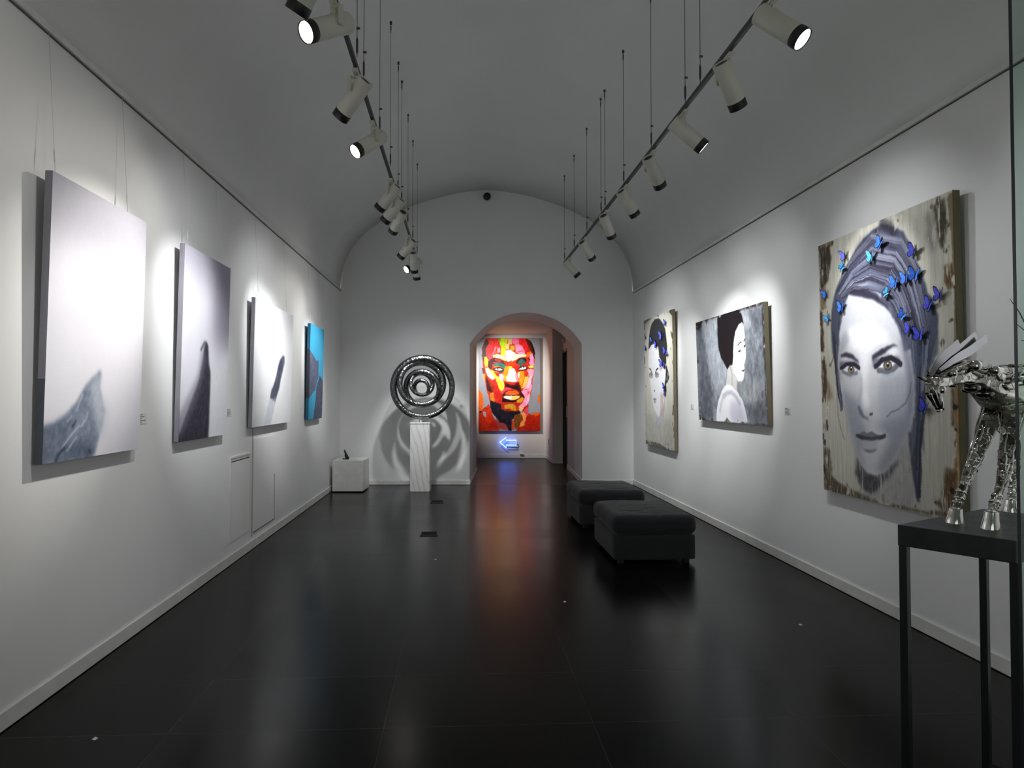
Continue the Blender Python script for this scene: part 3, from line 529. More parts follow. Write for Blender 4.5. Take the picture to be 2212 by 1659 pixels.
  ('P',(120,120,126),0.7,10,0,[(540,546),(532,535),(509,528),(477,525),(443,527),(414,534),(398,544),(398,554),(415,564),(444,569),(478,569),(510,565),(532,556)]),
  ('P',(226,226,228),1,3,0,[(517,546),(512,542),(496,539),(474,537),(451,539),(432,542),(421,546),(421,551),(432,555),(451,557),(475,557),(497,555),(512,551)]),
  ('P',(90,90,96),1,2,0,[(492,547),(489,543),(482,540),(471,538),(460,539),(451,542),(446,546),(447,550),(452,554),(461,556),(472,556),(482,554),(489,551)]),
  ('P',(30,30,34),1,2,0,[(480,547),(479,545),(475,544),(470,543),(465,543),(460,545),(458,547),(458,549),(460,550),(465,551),(470,551),(475,551),(479,549)]),
  ('S',(60,60,64),0.9,2,0,[(413,550),(449,559),(495,558),(524,550)],4),
  ('P',(70,70,74),1,3,0,[(350,432),(377,438),(393,425),(363,421)]),
  ('P',(110,108,114),1,4,0,[(300,362),(368,370),(448,364),(381,356)]),
  ('P',(150,150,156),0.8,8,0,[(324,354),(434,356),(407,333),(357,333)]),
  ('P',(186,140,140),0.6,14,0,[(562,652),(625,643),(613,568),(570,583)]),
  ('P',(176,126,122),0.45,26,1,[(565,403),(671,410),(709,315),(667,253),(551,244),(575,320)]),
 ],
 'fog':[
  ('P',(168,166,178),0.75,120,0,[(0,780),(1000,780),(1000,1010),(0,1010)]),
  ('P',(128,138,156),1,12,1,[(-23,130),(25,130),(80,137),(125,150),(177,165),(237,191),(286,212),(323,242),(361,272),(454,312),(496,334),(514,324),(505,263),(543,211),(574,169),(553,119),(512,68),(485,30),(465,-5),(-18,-2)]),
  ('P',(206,210,220),0.65,26,0,[(401,280),(510,329),(528,237),(633,184),(598,104),(534,54),(461,134),(431,201)]),
  ('P',(84,94,116),0.5,30,1,[(-23,126),(53,126),(166,149),(250,149),(204,81),(124,26),(-18,-2)]),
  ('P',(70,80,104),0.6,30,1,[(205,55),(303,69),(443,58),(464,21),(444,2),(125,2)]),
  ('S',(214,220,232),0.6,3,0,[(158,47),(240,91),(314,123)],5),
  ('S',(214,220,232),0.6,3,0,[(206,35),(290,82)],5),
  ('S',(214,220,232),0.6,3,0,[(281,178),(305,207),(336,237)],5),
  ('S',(214,220,232),0.6,3,0,[(238,159),(202,141)],5),
  ('S',(214,220,232),0.6,3,0,[(391,171),(379,146),(327,118)],5),
  ('S',(44,50,70),0.6,4,0,[(113,3),(129,26),(181,46)],9),
  ('S',(44,50,70),0.6,4,0,[(416,24),(430,18)],9),
  ('S',(44,50,70),0.6,4,0,[(251,120),(276,139)],9),
 ],
 'spire':[
  ('P',(170,166,178),0.8,130,0,[(0,830),(1000,830),(1000,1010),(0,1010)]),
  ('P',(120,114,132),0.7,120,0,[(620,520),(1010,520),(1010,1010),(620,1010)]),
  ('P',(48,46,58),0.95,12,1,[(435,495),(481,534),(526,506),(549,420),(596,346),(597,196),(594,-9),(-41,1),(76,98),(232,222),(349,317),(414,415)]),
  ('P',(120,118,132),0.6,34,0,[(410,536),(325,341),(154,233),(-83,91),(-80,3),(118,62),(329,234),(486,418)]),
  ('P',(232,232,238),0.85,40,0,[(636,347),(1010,490),(1030,-48),(625,-29)]),
  ('S',(60,58,70),0.8,8,0,[(375,480),(448,524),(506,505)],10),
 ],
 'ridge':[
  ('P',(190,190,196),0.6,100,0,[(0,850),(1000,850),(1000,1010),(0,1010)]),
  ('P',(70,74,92),0.95,8,1,[(715,603),(765,596),(779,544),(718,463),(670,385),(636,309),(533,189),(465,211),(403,222),(430,284),(484,336),(551,419),(596,511),(642,559)]),
  ('P',(246,246,248),0.7,26,0,[(770,598),(894,599),(844,485),(747,287),(603,173),(648,309),(743,449)]),
  ('P',(190,194,204),0.6,12,1,[(398,219),(555,226),(489,101),(425,2),(280,9),(340,127)]),
 ],
 'blue':[
  ('P',(92,98,120),1,4,1,[(-99,722),(29,715),(205,689),(457,627),(623,638),(644,454),(537,390),(423,305),(221,270),(-78,190)]),
  ('P',(80,86,106),1,4,1,[(736,476),(953,432),(1007,360),(971,-18),(331,-10),(474,208),(501,340),(641,412)]),
 ],
 'red':[
  ('P',(206,44,8),1,4,1,[(-6,196),(58,222),(123,259),(167,292),(237,173),(336,8),(-11,-11)]),
  ('P',(180,30,6),1,4,1,[(753,305),(803,288),(803,189),(877,173),(971,186),(1006,193),(1006,-11),(604,-11)]),
  ('P',(230,90,10),1,4,0,[(852,193),(1001,199),(976,170),(922,156)]),
  ('P',(240,100,10),1,6,1,[(-12,430),(23,430),(68,394),(78,272),(63,226),(-11,216)]),
  ('P',(235,100,20),1,8,0,[(967,384),(1002,390),(1001,298),(967,305)]),
  ('P',(160,160,168),1,4,0,[(75,209),(123,206),(123,143),(78,166)]),
  ('P',(60,10,4),0.9,5,0,[(3,212),(48,216),(58,206),(23,196)]),
  ('P',(150,16,8),0.7,20,1,[(257,124),(455,107),(480,8),(133,35)]),
  ('P',(196,40,16),1,4,1,[(127,998),(784,996),(854,953),(898,884),(911,841),(911,775),(898,712),(898,616),(873,530),(863,464),(848,405),(833,365),(773,299),(694,227),(554,181),(406,181),(257,227),(197,289),(157,398),(123,484),(88,596),(68,695),(60,794),(58,880),(78,940)]),
  ('P',(30,14,4),0.95,6,1,[(132,993),(88,943),(60,884),(63,801),(88,728),(93,695),(108,692),(103,794),(122,814),(127,887),(167,940),(157,966)]),
  ('P',(90,30,10),1,6,1,[(779,996),(849,960),(898,884),(913,841),(911,775),(883,788),(873,841),(849,854),(804,917),(754,960)]),
  ('P',(20,12,10),0.9,5,0,[(824,983),(884,917),(913,841),(908,781),(893,827),(864,887)]),
  ('P',(220,24,28),1,6,1,[(177,946),(297,986),(287,917),(237,841),(222,794),(172,765),(127,814),(127,877)]),
  ('P',(250,60,90),0.8,10,0,[(147,821),(237,841),(237,794),(192,761),(162,775)]),
  ('P',(250,120,150),1,4,0,[(277,913),(302,900),(237,821),(222,821)]),
  ('P',(250,150,180),1,8,0,[(306,894),(351,897),(356,854),(326,837),(306,854)]),
  ('P',(240,90,30),0.9,6,0,[(267,867),(316,854),(306,827),(257,821)]),
  ('P',(110,150,10),1,10,0,[(312,996),(386,996),(386,953),(346,940)]),
  ('P',(176,200,10),1,8,1,[(371,996),(476,996),(461,940),(436,887),(426,821),(376,827),(366,894),(341,940)]),
  ('P',(228,250,30),1,10,0,[(366,887),(436,884),(436,814),(396,788),(366,814)]),
  ('P',(210,170,130),1,8,0,[(481,996),(545,996),(545,933),(476,927)]),
  ('P',(240,200,120),1,8,0,[(436,927),(496,940),(496,877),(446,874)]),
  ('P',(240,110,160),1,6,1,[(545,996),(650,996),(655,946),(714,903),(734,867),(605,841),(600,917),(550,946)]),
  ('P',(236,30,36),1,6,1,[(645,996),(754,989),(804,927),(799,867),(774,847),(734,860),(714,903),(665,950)]),
  ('P',(250,150,190),1,10,0,[(605,927),(695,917),(754,854),(754,814),(655,827),(605,847)]),
  ('P',(200,60,90),0.8,5,0,[(620,854),(724,867),(719,854),(655,847)]),
  ('P',(190,200,30),0.8,12,0,[(515,917),(585,920),(595,880),(555,860),(515,877)]),
  ('P',(244,222,214),1,10,0,[(436,867),(515,874),(595,841),(615,814),(580,775),(520,751),(471,745),(426,794)]),
  ('P',(250,250,160),1,8,0,[(237,814),(306,827),(406,814),(446,768),(456,748),(366,775),(306,788),(237,794)]),
  ('P',(250,252,225),1,8,0,[(257,811),(336,811),(356,781),(277,788)]),
  ('P',(250,246,190),1,8,0,[(555,827),(655,827),(774,821),(779,801),(655,788),(595,761),(540,748)]),
  ('P',(230,110,10),1,6,0,[(779,841),(854,854),(864,834),(824,801),(784,794)]),
  ('P',(250,150,200),1,6,1,[(834,827),(883,834),(893,775),(898,712),(853,702),(814,728),(819,775)]),
  ('P',(170,210,20),1,5,0,[(93,798),(132,794),(162,761),(157,718),(152,692),(108,692),(93,728)]),
  ('P',(70,14,14),1,5,1,[(157,741),(192,775),(237,784),(336,775),(406,751),(446,735),(436,695),(306,738),(237,718),(217,692),(207,659),(172,659),(152,708)]),
  ('P',(160,80,40),0.8,6,0,[(257,775),(346,768),(386,748),(282,755)]),
  ('P',(190,30,50),1,5,0,[(237,741),(346,751),(406,735),(306,735),(247,725)]),
  ('P',(26,120,106),1,4,1,[(237,708),(277,728),(346,735),(406,718),(441,699),(431,675),(406,665),(376,685),(306,702),(247,699)]),
  ('P',(14,60,60),0.8,4,0,[(306,715),(386,705),(421,685),(381,695)]),
  ('P',(240,120,20),1,3,0,[(237,679),(267,699),(326,699),(376,682),(326,692),(267,682)]),
  ('P',(20,16,20),1,3,0,[(227,665),(277,682),(346,685),(396,669),(416,656),(406,646),(336,642),(267,649)]),
  ('P',(235,235,245),1,3,0,[(262,665),(296,675),(351,672),(396,659),(356,649),(301,651)]),
  ('P',(20,24,26),1,3,0,[(301,675),(336,675),(336,659),(311,659)]),
  ('P',(250,250,250),1,1,0,[(321,670),(332,670),(332,665),(321,665)]),
  ('P',(20,80,64),1,4,0,[(306,641),(406,646),(386,629),(346,626)]),
  ('P',(170,100,30),1,5,0,[(257,649),(306,639),(346,626),(282,623),(262,632)]),
  ('P',(220,60,10),1,5,1,[(386,751),(456,728),(495,738),(605,745),(620,708),(595,692),(535,702),(456,695),(436,712)]),
  ('P',(24,20,18),1,5,0,[(610,728),(630,761),(664,781),(734,783),(834,775),(824,745),(774,751),(754,728),(704,722),(654,728)]),
  ('P',(46,96,90),1,4,1,[(635,741),(669,771),(734,771),(774,745),(754,728),(709,722),(694,679),(679,679),(659,722)]),
  ('P',(220,40,40),1,4,0,[(774,778),(814,771),(819,745),(784,745)]),
  ('P',(16,16,22),1,3,0,[(635,659),(674,689),(734,703),(794,685),(789,669),(754,652),(664,649)]),
  ('P',(232,236,232),1,3,0,[(649,659),(684,679),(734,699),(779,682),(764,665),(704,659)]),
  ('P',(28,64,60),1,3,0,[(679,695),(704,695),(699,675),(679,675)]),
  ('P',(22,24,24),1,3,0,[(719,699),(749,695),(744,679),(719,682)]),
  ('P',(200,30,20),1,4,0,[(585,692),(645,702),(644,682),(620,669),(580,675)]),
  ('P',(240,140,20),1,6,1,[(436,695),(495,695),(495,636),(446,530),(406,540),(396,629)]),
  ('P',(250,220,40),1,8,0,[(485,695),(540,692),(555,669),(495,665)]),
  ('P',(250,246,230),1,8,0,[(490,665),(575,672),(610,629),(624,580),(649,537),(555,524),(455,533),(451,580),(485,623)]),
  ('P',(240,150,170),1,8,0,[(585,616),(624,609),(649,537),(614,533),(600,570)]),
  ('P',(210,170,40),0.8,6,0,[(406,596),(446,599),(436,550),(411,547)]),
  ('P',(248,190,190),1,6,1,[(108,682),(157,672),(257,603),(267,557),(207,550),(157,586),(118,629)]),
  ('P',(240,250,60),1,6,1,[(177,659),(247,646),(277,609),(346,570),(406,530),(416,464),(366,421),(316,484),(277,563)]),
  ('P',(244,180,222),1,6,0,[(336,609),(386,619),(411,583),(401,537),(356,543),(336,570)]),
  ('P',(250,230,120),0.8,8,0,[(123,675),(157,685),(192,659),(177,646)]),
  ('P',(220,30,24),1,5,1,[(217,547),(267,537),(316,484),(371,421),(406,434),(366,382),(277,431)]),
  ('P',(60,10,6),1,10,1,[(118,609),(147,563),(182,530),(237,484),(247,431),(197,411),(157,431),(132,484)]),
  ('P',(160,40,10),0.8,12,1,[(157,563),(217,530),(277,464),(267,398),(227,431),(182,491)]),
  ('P',(240,150,30),1,6,1,[(654,636),(734,646),(754,596),(724,530),(694,448),(679,484),(654,547),(649,596)]),
  ('P',(250,230,200),1,6,0,[(634,632),(669,629),(654,557),(634,586)]),
  ('P',(220,70,20),1,5,0,[(734,646),(764,636),(759,590),(734,590)]),
  ('P',(200,130,30),1,5,0,[(823,639),(828,596),(793,547),(764,530),(774,576)]),
  ('P',(250,190,90),1,5,0,[(754,583),(813,583),(793,510),(724,458),(704,464),(734,537)]),
  ('P',(244,160,190),1,5,1,[(774,656),(893,669),(888,596),(853,537),(843,464),(753,444),(704,431),(773,497),(823,583),(794,629)]),
  ('P',(250,200,220),0.8,8,0,[(828,596),(868,596),(843,497),(773,451),(803,530)]),
  ('P',(250,220,80),1,5,0,[(804,695),(888,712),(893,679),(833,675)]),
  ('P',(110,16,16),1,5,0,[(53,675),(98,682),(108,616),(78,609)]),
  ('P',(220,150,30),1,5,0,[(73,613),(108,619),(113,530),(93,537)]),
  ('P',(96,10,10),1,5,1,[(411,524),(505,517),(605,517),(659,524),(674,491),(694,444),(689,425),(634,448),(535,458),(436,464)]),
  ('P',(200,40,20),1,5,0,[(426,530),(515,527),(604,510),(575,494),(505,500),(446,517)]),
  ('P',(30,6,12),0.9,6,0,[(436,497),(485,500),(515,484),(634,491),(654,464),(674,431),(604,444),(535,464),(455,471)]),
  ('P',(240,60,90),1,5,0,[(421,466),(520,466),(540,446),(495,440),(436,417),(356,390),(306,417),(386,427)]),
  ('P',(90,16,10),1,4,0,[(386,394),(436,430),(495,443),(555,437),(599,446),(664,430),(704,397),(733,364),(704,364),(674,351),(604,324),(455,318),(381,311),(376,364)]),
  ('P',(230,90,16),1,4,0,[(436,413),(495,437),(550,433),(599,440),(654,417),(659,394),(545,390),(435,390)]),
  ('P',(250,160,60),0.8,4,0,[(455,397),(555,400),(644,397),(555,390)]),
  ('P',(250,200,110),1,4,0,[(530,381),(619,381),(674,377),(654,351),(594,334),(525,331)]),
  ('P',(246,226,220),1,4,0,[(401,371),(445,381),(535,381),(535,334),(455,344),(416,357)]),
  ('P',(20,8,6),1,4,0,[(386,344),(435,344),(530,324),(619,331),(604,308),(505,308),(386,308)]),
  ('P',(24,8,6),1,4,0,[(664,453),(694,427),(748,361),(733,351),(704,387),(674,417)]),
  ('P',(206,150,20),1,4,0,[(704,367),(738,348),(694,305),(624,305),(614,324),(674,351)]),
  ('P',(18,14,30),1,6,1,[(197,324),(237,318),(306,298),(371,298),(366,239),(435,219),(604,212),(664,222),(684,206),(674,186),(594,173),(579,133),(544,124),(534,8),(485,8),(435,74),(346,91),(277,156),(217,206),(187,272)]),
  ('P',(200,140,40),0.85,8,1,[(187,404),(237,417),(267,324),(247,318),(207,324),(192,364)]),
  ('P',(190,30,14),1,6,1,[(237,437),(336,423),(386,384),(371,298),(306,298),(257,371)]),
  ('P',(176,30,16),1,6,0,[(371,301),(455,308),(654,298),(674,285),(639,252),(619,212),(435,216),(366,239)]),
  ('P',(196,140,24),1,5,1,[(421,278),(495,292),(574,288),(604,272),(609,222),(545,219),(520,239),(425,239)]),
  ('P',(110,36,10),0.9,8,0,[(435,236),(495,232),(475,193)]),
  ('P',(240,150,190),1,5,1,[(694,427),(793,446),(853,509),(868,483),(833,404),(813,318),(773,272),(723,252),(639,249),(704,305),(753,364)]),
  ('P',(226,60,60),0.9,4,0,[(793,430),(833,423),(813,394),(793,371)]),
  ('P',(250,190,200),0.8,5,0,[(803,394),(833,390),(813,318),(773,278),(783,338)]),
  ('P',(236,180,100),1,4,0,[(649,232),(684,268),(733,252),(723,232),(674,209)]),
  ('P',(110,60,10),1,6,1,[(584,173),(674,186),(708,173),(703,124),(663,61),(624,22),(584,28),(574,107)]),
  ('P',(240,150,80),1,5,1,[(693,199),(733,212),(773,173),(763,107),(733,61),(693,41),(654,48),(673,81),(723,120)]),
  ('P',(220,80,110),0.8,8,1,[(733,222),(798,265),(803,173),(773,153),(753,186)]),
  ('P',(200,50,20),0.9,5,0,[(535,120),(574,114),(579,15),(534,15)]),
 ],
}
BUTTERFLIES=[
 ('portrait',548,913,1.1,-40,0.35),
 ('portrait',483,879,1.05,-10,0.7),
 ('portrait',779,850,1.1,-25,0.1),
 ('portrait',265,919,1,5,0.2),
 ('portrait',238,877,0.9,-60,0.8),
 ('portrait',651,764,1.1,-15,0.4),
 ('portrait',722,770,1.05,-5,0.45),
 ('portrait',783,773,1.1,-20,0.35),
 ('portrait',587,737,0.85,-70,0.9),
 ('portrait',863,667,1.05,-30,0.05),
 ('portrait',925,691,1.05,-15,0.05),
 ('portrait',81,794,1,15,0.5),
 ('portrait',225,723,1.1,-10,0.6),
 ('portrait',98,695,0.9,30,0.9),
 ('portrait',694,649,0.9,-50,0.6),
 ('portrait',735,600,0.95,-20,0.2),
 ('portrait',802,578,1.1,-10,0.2),
 ('portrait',823,346,1.1,-25,0.1),
 ('narrow',808,917,1,-10,0.1),
 ('narrow',682,832,1.4,0,0.1),
 ('narrow',501,777,1.2,5,0.1),
 ('narrow',336,830,0.9,20,0.3),
 ('narrow',92,767,0.9,-30,0.2),
 ('narrow',788,714,1.1,-15,0.2),
 ('narrow',847,691,0.9,-40,0.1),
 ('narrow',677,627,1.2,0,0.1),
 ('narrow',776,604,1,-20,0.1),
 ('narrow',734,457,1.0,-5,0.1),
 ('narrow',756,404,0.8,-20,0.1),
]
# ------------------------------------------------------------------ helpers
def tag(o, label=None, cat=None, group=None, kind=None):
    if label: o['label'] = label
    if cat: o['category'] = cat
    if group: o['group'] = group
    if kind: o['kind'] = kind
    return o
def link(name, me, parent=None, mats=(), smooth=False):
    for m in mats: me.materials.append(m)
    if smooth:
        me.polygons.foreach_set('use_smooth', [True]*len(me.polygons))
    o = bpy.data.objects.new(name, me); COL.objects.link(o)
    if parent is not None:
        o.parent = parent; o.matrix_parent_inverse = parent.matrix_basis.inverted()
    return o
class MB:
    def __init__(s): s.v=[]; s.f=[]; s.m=[]
    def add(s, vs, fs, mi=0):
        b=len(s.v); s.v += [tuple(v) for v in vs]; s.f += [tuple(b+i for i in f) for f in fs]; s.m += [mi]*len(fs); return s
    def box(s, c, d, mi=0, M=None):
        x,y,z=[t/2 for t in d]
        vs=[Vector((sx*x,sy*y,sz*z)) for sx in(-1,1) for sy in(-1,1) for sz in(-1,1)]
        if M is not None: vs=[M@v for v in vs]
        vs=[v+Vector(c) for v in vs]
        return s.add(vs,[(0,1,3,2),(4,6,7,5),(0,4,5,1),(2,3,7,6),(0,2,6,4),(1,5,7,3)],mi)
    def quadbox(s, p, z0, z1, mi=0):   # p: plan polygon (ccw)
        n=len(p); vs=[(a,b,z0) for a,b in p]+[(a,b,z1) for a,b in p]
        return s.add(vs,[tuple(range(n))[::-1],tuple(range(n,2*n))]+[(i,(i+1)%n,n+(i+1)%n,n+i) for i in range(n)],mi)
    def tube(s, pts, r, n=10, mi=0, caps=True, flat=None):
        pts=[Vector(p) for p in pts]; R=r if isinstance(r,(list,tuple)) else [r]*len(pts)
        b=len(s.v); k=len(pts); up=None
        for i,p in enumerate(pts):
            t=(pts[min(i+1,k-1)]-pts[max(i-1,0)]).normalized()
            if up is None:
                up=Vector((0,0,1)) if abs(t.z)<.9 else Vector((0,1,0))
            a=t.cross(up).normalized(); c=a.cross(t).normalized(); up=c
            for j in range(n):
                g=2*math.pi*j/n
                s.v.append(tuple(p+(a*math.cos(g)+c*math.sin(g))*R[i]))
        for i in range(k-1):
            for j in range(n):
                s.f.append((b+i*n+j,b+i*n+(j+1)%n,b+(i+1)*n+(j+1)%n,b+(i+1)*n+j)); s.m.append(mi)
        if caps:
            s.f.append(tuple(b+j for j in range(n))[::-1]); s.f.append(tuple(b+(k-1)*n+j for j in range(n))); s.m+= [mi,mi]
        return s
    def lathe(s, prof, n=32, mi=0, M=None, caps=True):  # prof: [(r,z)]
        b=len(s.v)
        for r,z in prof:
            for j in range(n):
                g=2*math.pi*j/n; v=Vector((r*math.cos(g),r*math.sin(g),z))
                s.v.append(tuple(M@v if M is not None else v))
        k=len(prof)
        for i in range(k-1):
            for j in range(n):
                s.f.append((b+i*n+j,b+i*n+(j+1)%n,b+(i+1)*n+(j+1)%n,b+(i+1)*n+j)); s.m.append(mi)
        if caps:
            s.f.append(tuple(b+j for j in range(n))[::-1]); s.f.append(tuple(b+(k-1)*n+j for j in range(n))); s.m+=[mi,mi]
        return s
    def ball(s, c, r, n=12, mi=0, sc=(1,1,1)):
        prof=[(max(1e-4,math.sin(math.pi*i/n))*r,-math.cos(math.pi*i/n)*r) for i in range(n+1)]
        M=Matrix.Translation(Vector(c))@Matrix.Diagonal((*sc,1)); return s.lathe(prof,2*n,mi,M)
    def mesh(s, name):
        me=bpy.data.meshes.new(name); me.from_pydata(s.v,[],s.f); me.polygons.foreach_set('material_index',s.m); me.update()
        bm=bmesh.new(); bm.from_mesh(me); bmesh.ops.recalc_face_normals(bm,faces=bm.faces); bm.to_mesh(me); bm.free()
        return me
    def build(s, name, mats, parent=None, smooth=False, bevel=0, seg=2):
        if not isinstance(mats,(list,tuple)): mats=[mats]
        o=link(name,s.mesh(name),parent,mats,smooth)
        if bevel:
            m=o.modifiers.new('bevel','BEVEL'); m.width=bevel; m.segments=seg; m.limit_method='ANGLE'; m.angle_limit=math.radians(35)
        if smooth=='auto':
            pass
        return o
def autosmooth(o, ang=35):
    me=o.data
    me.polygons.foreach_set('use_smooth',[True]*len(me.polygons))
    bm=bmesh.new(); bm.from_mesh(me)
    for e in bm.edges:
        if len(e.link_faces)==2 and e.calc_face_angle(0)>math.radians(ang): e.smooth=False
    bm.to_mesh(me); bm.free(); return o
def thing(name, loc, label, cat, group=None):
    o=bpy.data.objects.new(name,None); COL.objects.link(o); o.location=loc; o.empty_display_size=.05
    return tag(o,label,cat,group)
def srgb(c): 
    return tuple(((t/255)/12.92 if t/255<=.04045 else ((t/255+.055)/1.055)**2.4) for t in c)
# ------------------------------------------------------------------ materials
class Mat:
    def __init__(s, name):
        s.m=bpy.data.materials.new(name); s.m.use_nodes=True; s.t=s.m.node_tree; s.b=s.t.nodes['Principled BSDF']
    def n(s, typ, **kw):
        d=s.t.nodes.new(typ)
        for k,v in kw.items():
            if k.startswith('i_'):
                k=k[2:]; k=int(k) if k.isdigit() else k.replace('_',' ')
                d.inputs[k].default_value=v
            else: setattr(d,k,v)
        return d
    def l(s, a, b): s.t.links.new(a,b)
    def set(s, **kw):
        for k,v in kw.items(): s.b.inputs[k.replace('_',' ')].default_value=v
        return s
    def coords(s, scale=(1,1,1), space='Object'):
        tc=s.n('ShaderNodeTexCoord'); mp=s.n('ShaderNodeMapping'); mp.inputs['Scale'].default_value=scale
        s.l(tc.outputs[space],mp.inputs[0]); return mp.outputs[0]
    def noise(s, vec, scale=5, detail=4, rough=.5):
        nz=s.n('ShaderNodeTexNoise'); nz.inputs['Scale'].default_value=scale; nz.inputs['Detail'].default_value=detail; nz.inputs['Roughness'].default_value=rough
        s.l(vec,nz.inputs['Vector']); return nz.outputs['Fac']
    def ramp(s, fac, stops):
        r=s.n('ShaderNodeValToRGB'); e=r.color_ramp.elements
        while len(e)<len(stops): e.new(.5)
        for i,(p,c) in enumerate(stops): e[i].position=p; e[i].color=(*c,1) if len(c)==3 else c
        s.l(fac,r.inputs[0]); return r.outputs[0]
    def bump(s, h, strength=.2, dist=.01):
        b=s.n('ShaderNodeBump'); b.inputs['Strength'].default_value=strength; b.inputs['Distance'].default_value=dist
        s.l(h,b.inputs['Height']); s.l(b.outputs[0],s.b.inputs['Normal']); return s
def plaster(name, col, var=.04, rough=.6):
    M=Mat(name); v=M.coords(); a=M.noise(v,1.3,3); 
    lo=tuple(c*(1-var) for c in col); M.l(M.ramp(a,[(.3,lo),(.7,col)]),M.b.inputs['Base Color'])
    M.set(Roughness=rough); M.b.inputs['Specular IOR Level'].default_value=.35
    return M.m
def plain(name, col, rough=.5, metal=0, bump=0, bs=80, spec=.5):
    M=Mat(name); M.set(Roughness=rough,Metallic=metal); v=M.coords(); a=M.noise(v,9,1)
    M.l(M.ramp(a,[(.3,tuple(c*.9 for c in col)),(.7,col)]),M.b.inputs['Base Color'])
    M.b.inputs['Specular IOR Level'].default_value=spec
    if bump: M.bump(M.noise(v,bs,2),bump,.003)
    return M.m
m_wall=plaster('white_plaster',(.84,.84,.83)); m_vault=plaster('vault_plaster',(.80,.805,.795),.05,.8)
m_trim=plain('white_trim_paint',(.78,.78,.75),.4)
m_hallwall=plaster('warm_white_plaster',(.70,.66,.63))
m_black=plain('black_metal',(.012,.012,.014),.35,0,.05)
m_dark=plain('dark_plastic',(.01,.01,.011),.5)
m_lampwhite=plain('cream_lamp_enamel',(.62,.62,.54),.45)
m_cable=plain('steel_cable',(.10,.10,.10),.4,.8)
m_shadowgap=plain('dark_shadow_gap',(.02,.02,.018),.8)
m_railshade=plain('painted_shade_grey',(.12,.12,.11),.8)
m_cube=plain('satin_white_lacquer',(.78,.78,.73),.4)
m_linen=plain('raw_linen_edge',(.15,.125,.075),.85,0,.3,300)
m_greyedge=plain('grey_canvas_edge',(.30,.29,.33),.8,0,.3,300)
def emis(name,col,st):
    M=Mat(name); M.set(Roughness=.3); M.b.inputs['Base Color'].default_value=(*col,1)
    M.b.inputs['Emission Color'].default_value=(*col,1); M.b.inputs['Emission Strength'].default_value=st
    if 'neon' not in name: M.m.cycles.emission_sampling='NONE'
    return M.m
m_glow_c=emis('lit_lens_cool',(.95,.97,1),5); m_glow_w=emis('lit_lens_warm',(1,.88,.7),5)
m_neon=emis('blue_neon_tube',(.08,.22,1.0),9)
# floor tiles
def tilemat(name, base, dusty, grout, ox=-.346, oy=2.86, sx=.9565, sy=.527, rough=.23):
    M=Mat(name); M.b.inputs['Specular IOR Level'].default_value=.16; tc=M.n('ShaderNodeTexCoord'); sp=M.n('ShaderNodeSeparateXYZ'); M.l(tc.outputs['Object'],sp.inputs[0])
    def mth(op,a,b=None,c=None):
        d=M.n('ShaderNodeMath'); d.operation=op
        for i,x in enumerate((a,b,c)):
            if x is None: continue
            if isinstance(x,(int,float)): d.inputs[i].default_value=x
            else: M.l(x,d.inputs[i])
        return d.outputs[0]
    gx=mth('DIVIDE',mth('SUBTRACT',sp.outputs[0],ox),sx); gy=mth('DIVIDE',mth('SUBTRACT',sp.outputs[1],oy),sy)
    fx=mth('ABSOLUTE',mth('SUBTRACT',gx,mth('ROUND',gx))); fy=mth('ABSOLUTE',mth('SUBTRACT',gy,mth('ROUND',gy)))
    dx=mth('MULTIPLY',fx,sx); dy=mth('MULTIPLY',fy,sy)
    line=mth('LESS_THAN',mth('MINIMUM',dx,dy),.0017)
    cell=M.n('ShaderNodeCombineXYZ'); M.l(mth('FLOOR',gx),cell.inputs[0]); M.l(mth('FLOOR',gy),cell.inputs[1])
    wn=M.n('ShaderNodeTexWhiteNoise'); M.l(cell.outputs[0],wn.inputs[0])
    v=M.coords((1,1,1)); nz=M.noise(v,2.2,6,.6)
    colr=M.ramp(nz,[(.32,base),(.72,dusty)])
    mx=M.n('ShaderNodeMix'); mx.data_type='RGBA'; mx.blend_type='MULTIPLY'; mx.inputs[0].default_value=1
    M.l(colr,mx.inputs[6]); M.l(M.ramp(wn.outputs[0],[(0,(.8,.8,.8)),(1,(1.15,1.15,1.15))]),mx.inputs[7])
    m2=M.n('ShaderNodeMix'); m2.data_type='RGBA'; M.l(line,m2.inputs[0]); M.l(mx.outputs[2],m2.inputs[6]); m2.inputs[7].default_value=(*grout,1)
    M.l(m2.outputs[2],M.b.inputs['Base Color'])
    M.l(mth('ADD',mth('MULTIPLY',nz,.07),mth('ADD',mth('MULTIPLY',wn.outputs[0],.04),rough-.05)),M.b.inputs['Roughness'])
    b=M.n('ShaderNodeBump'); b.inputs['Strength'].default_value=.15; b.inputs['Distance'].default_value=.002
    h=mth('SUBTRACT',mth('MULTIPLY',M.noise(v,40,5),.4),mth('MULTIPLY',line,1.0)); M.l(h,b.inputs['Height']); M.l(b.outputs[0],M.b.inputs['Normal'])
    return M.m
m_floor=tilemat('dark_slate_tiles',(.0028,.0027,.0026),(.0048,.0046,.0045),(.034,.033,.031))
m_floor2=tilemat('brown_stained_concrete',(.012,.009,.007),(.05,.038,.028),(.012,.010,.008),ox=.2,oy=12.6,sx=3.1,sy=2.1,rough=.3)
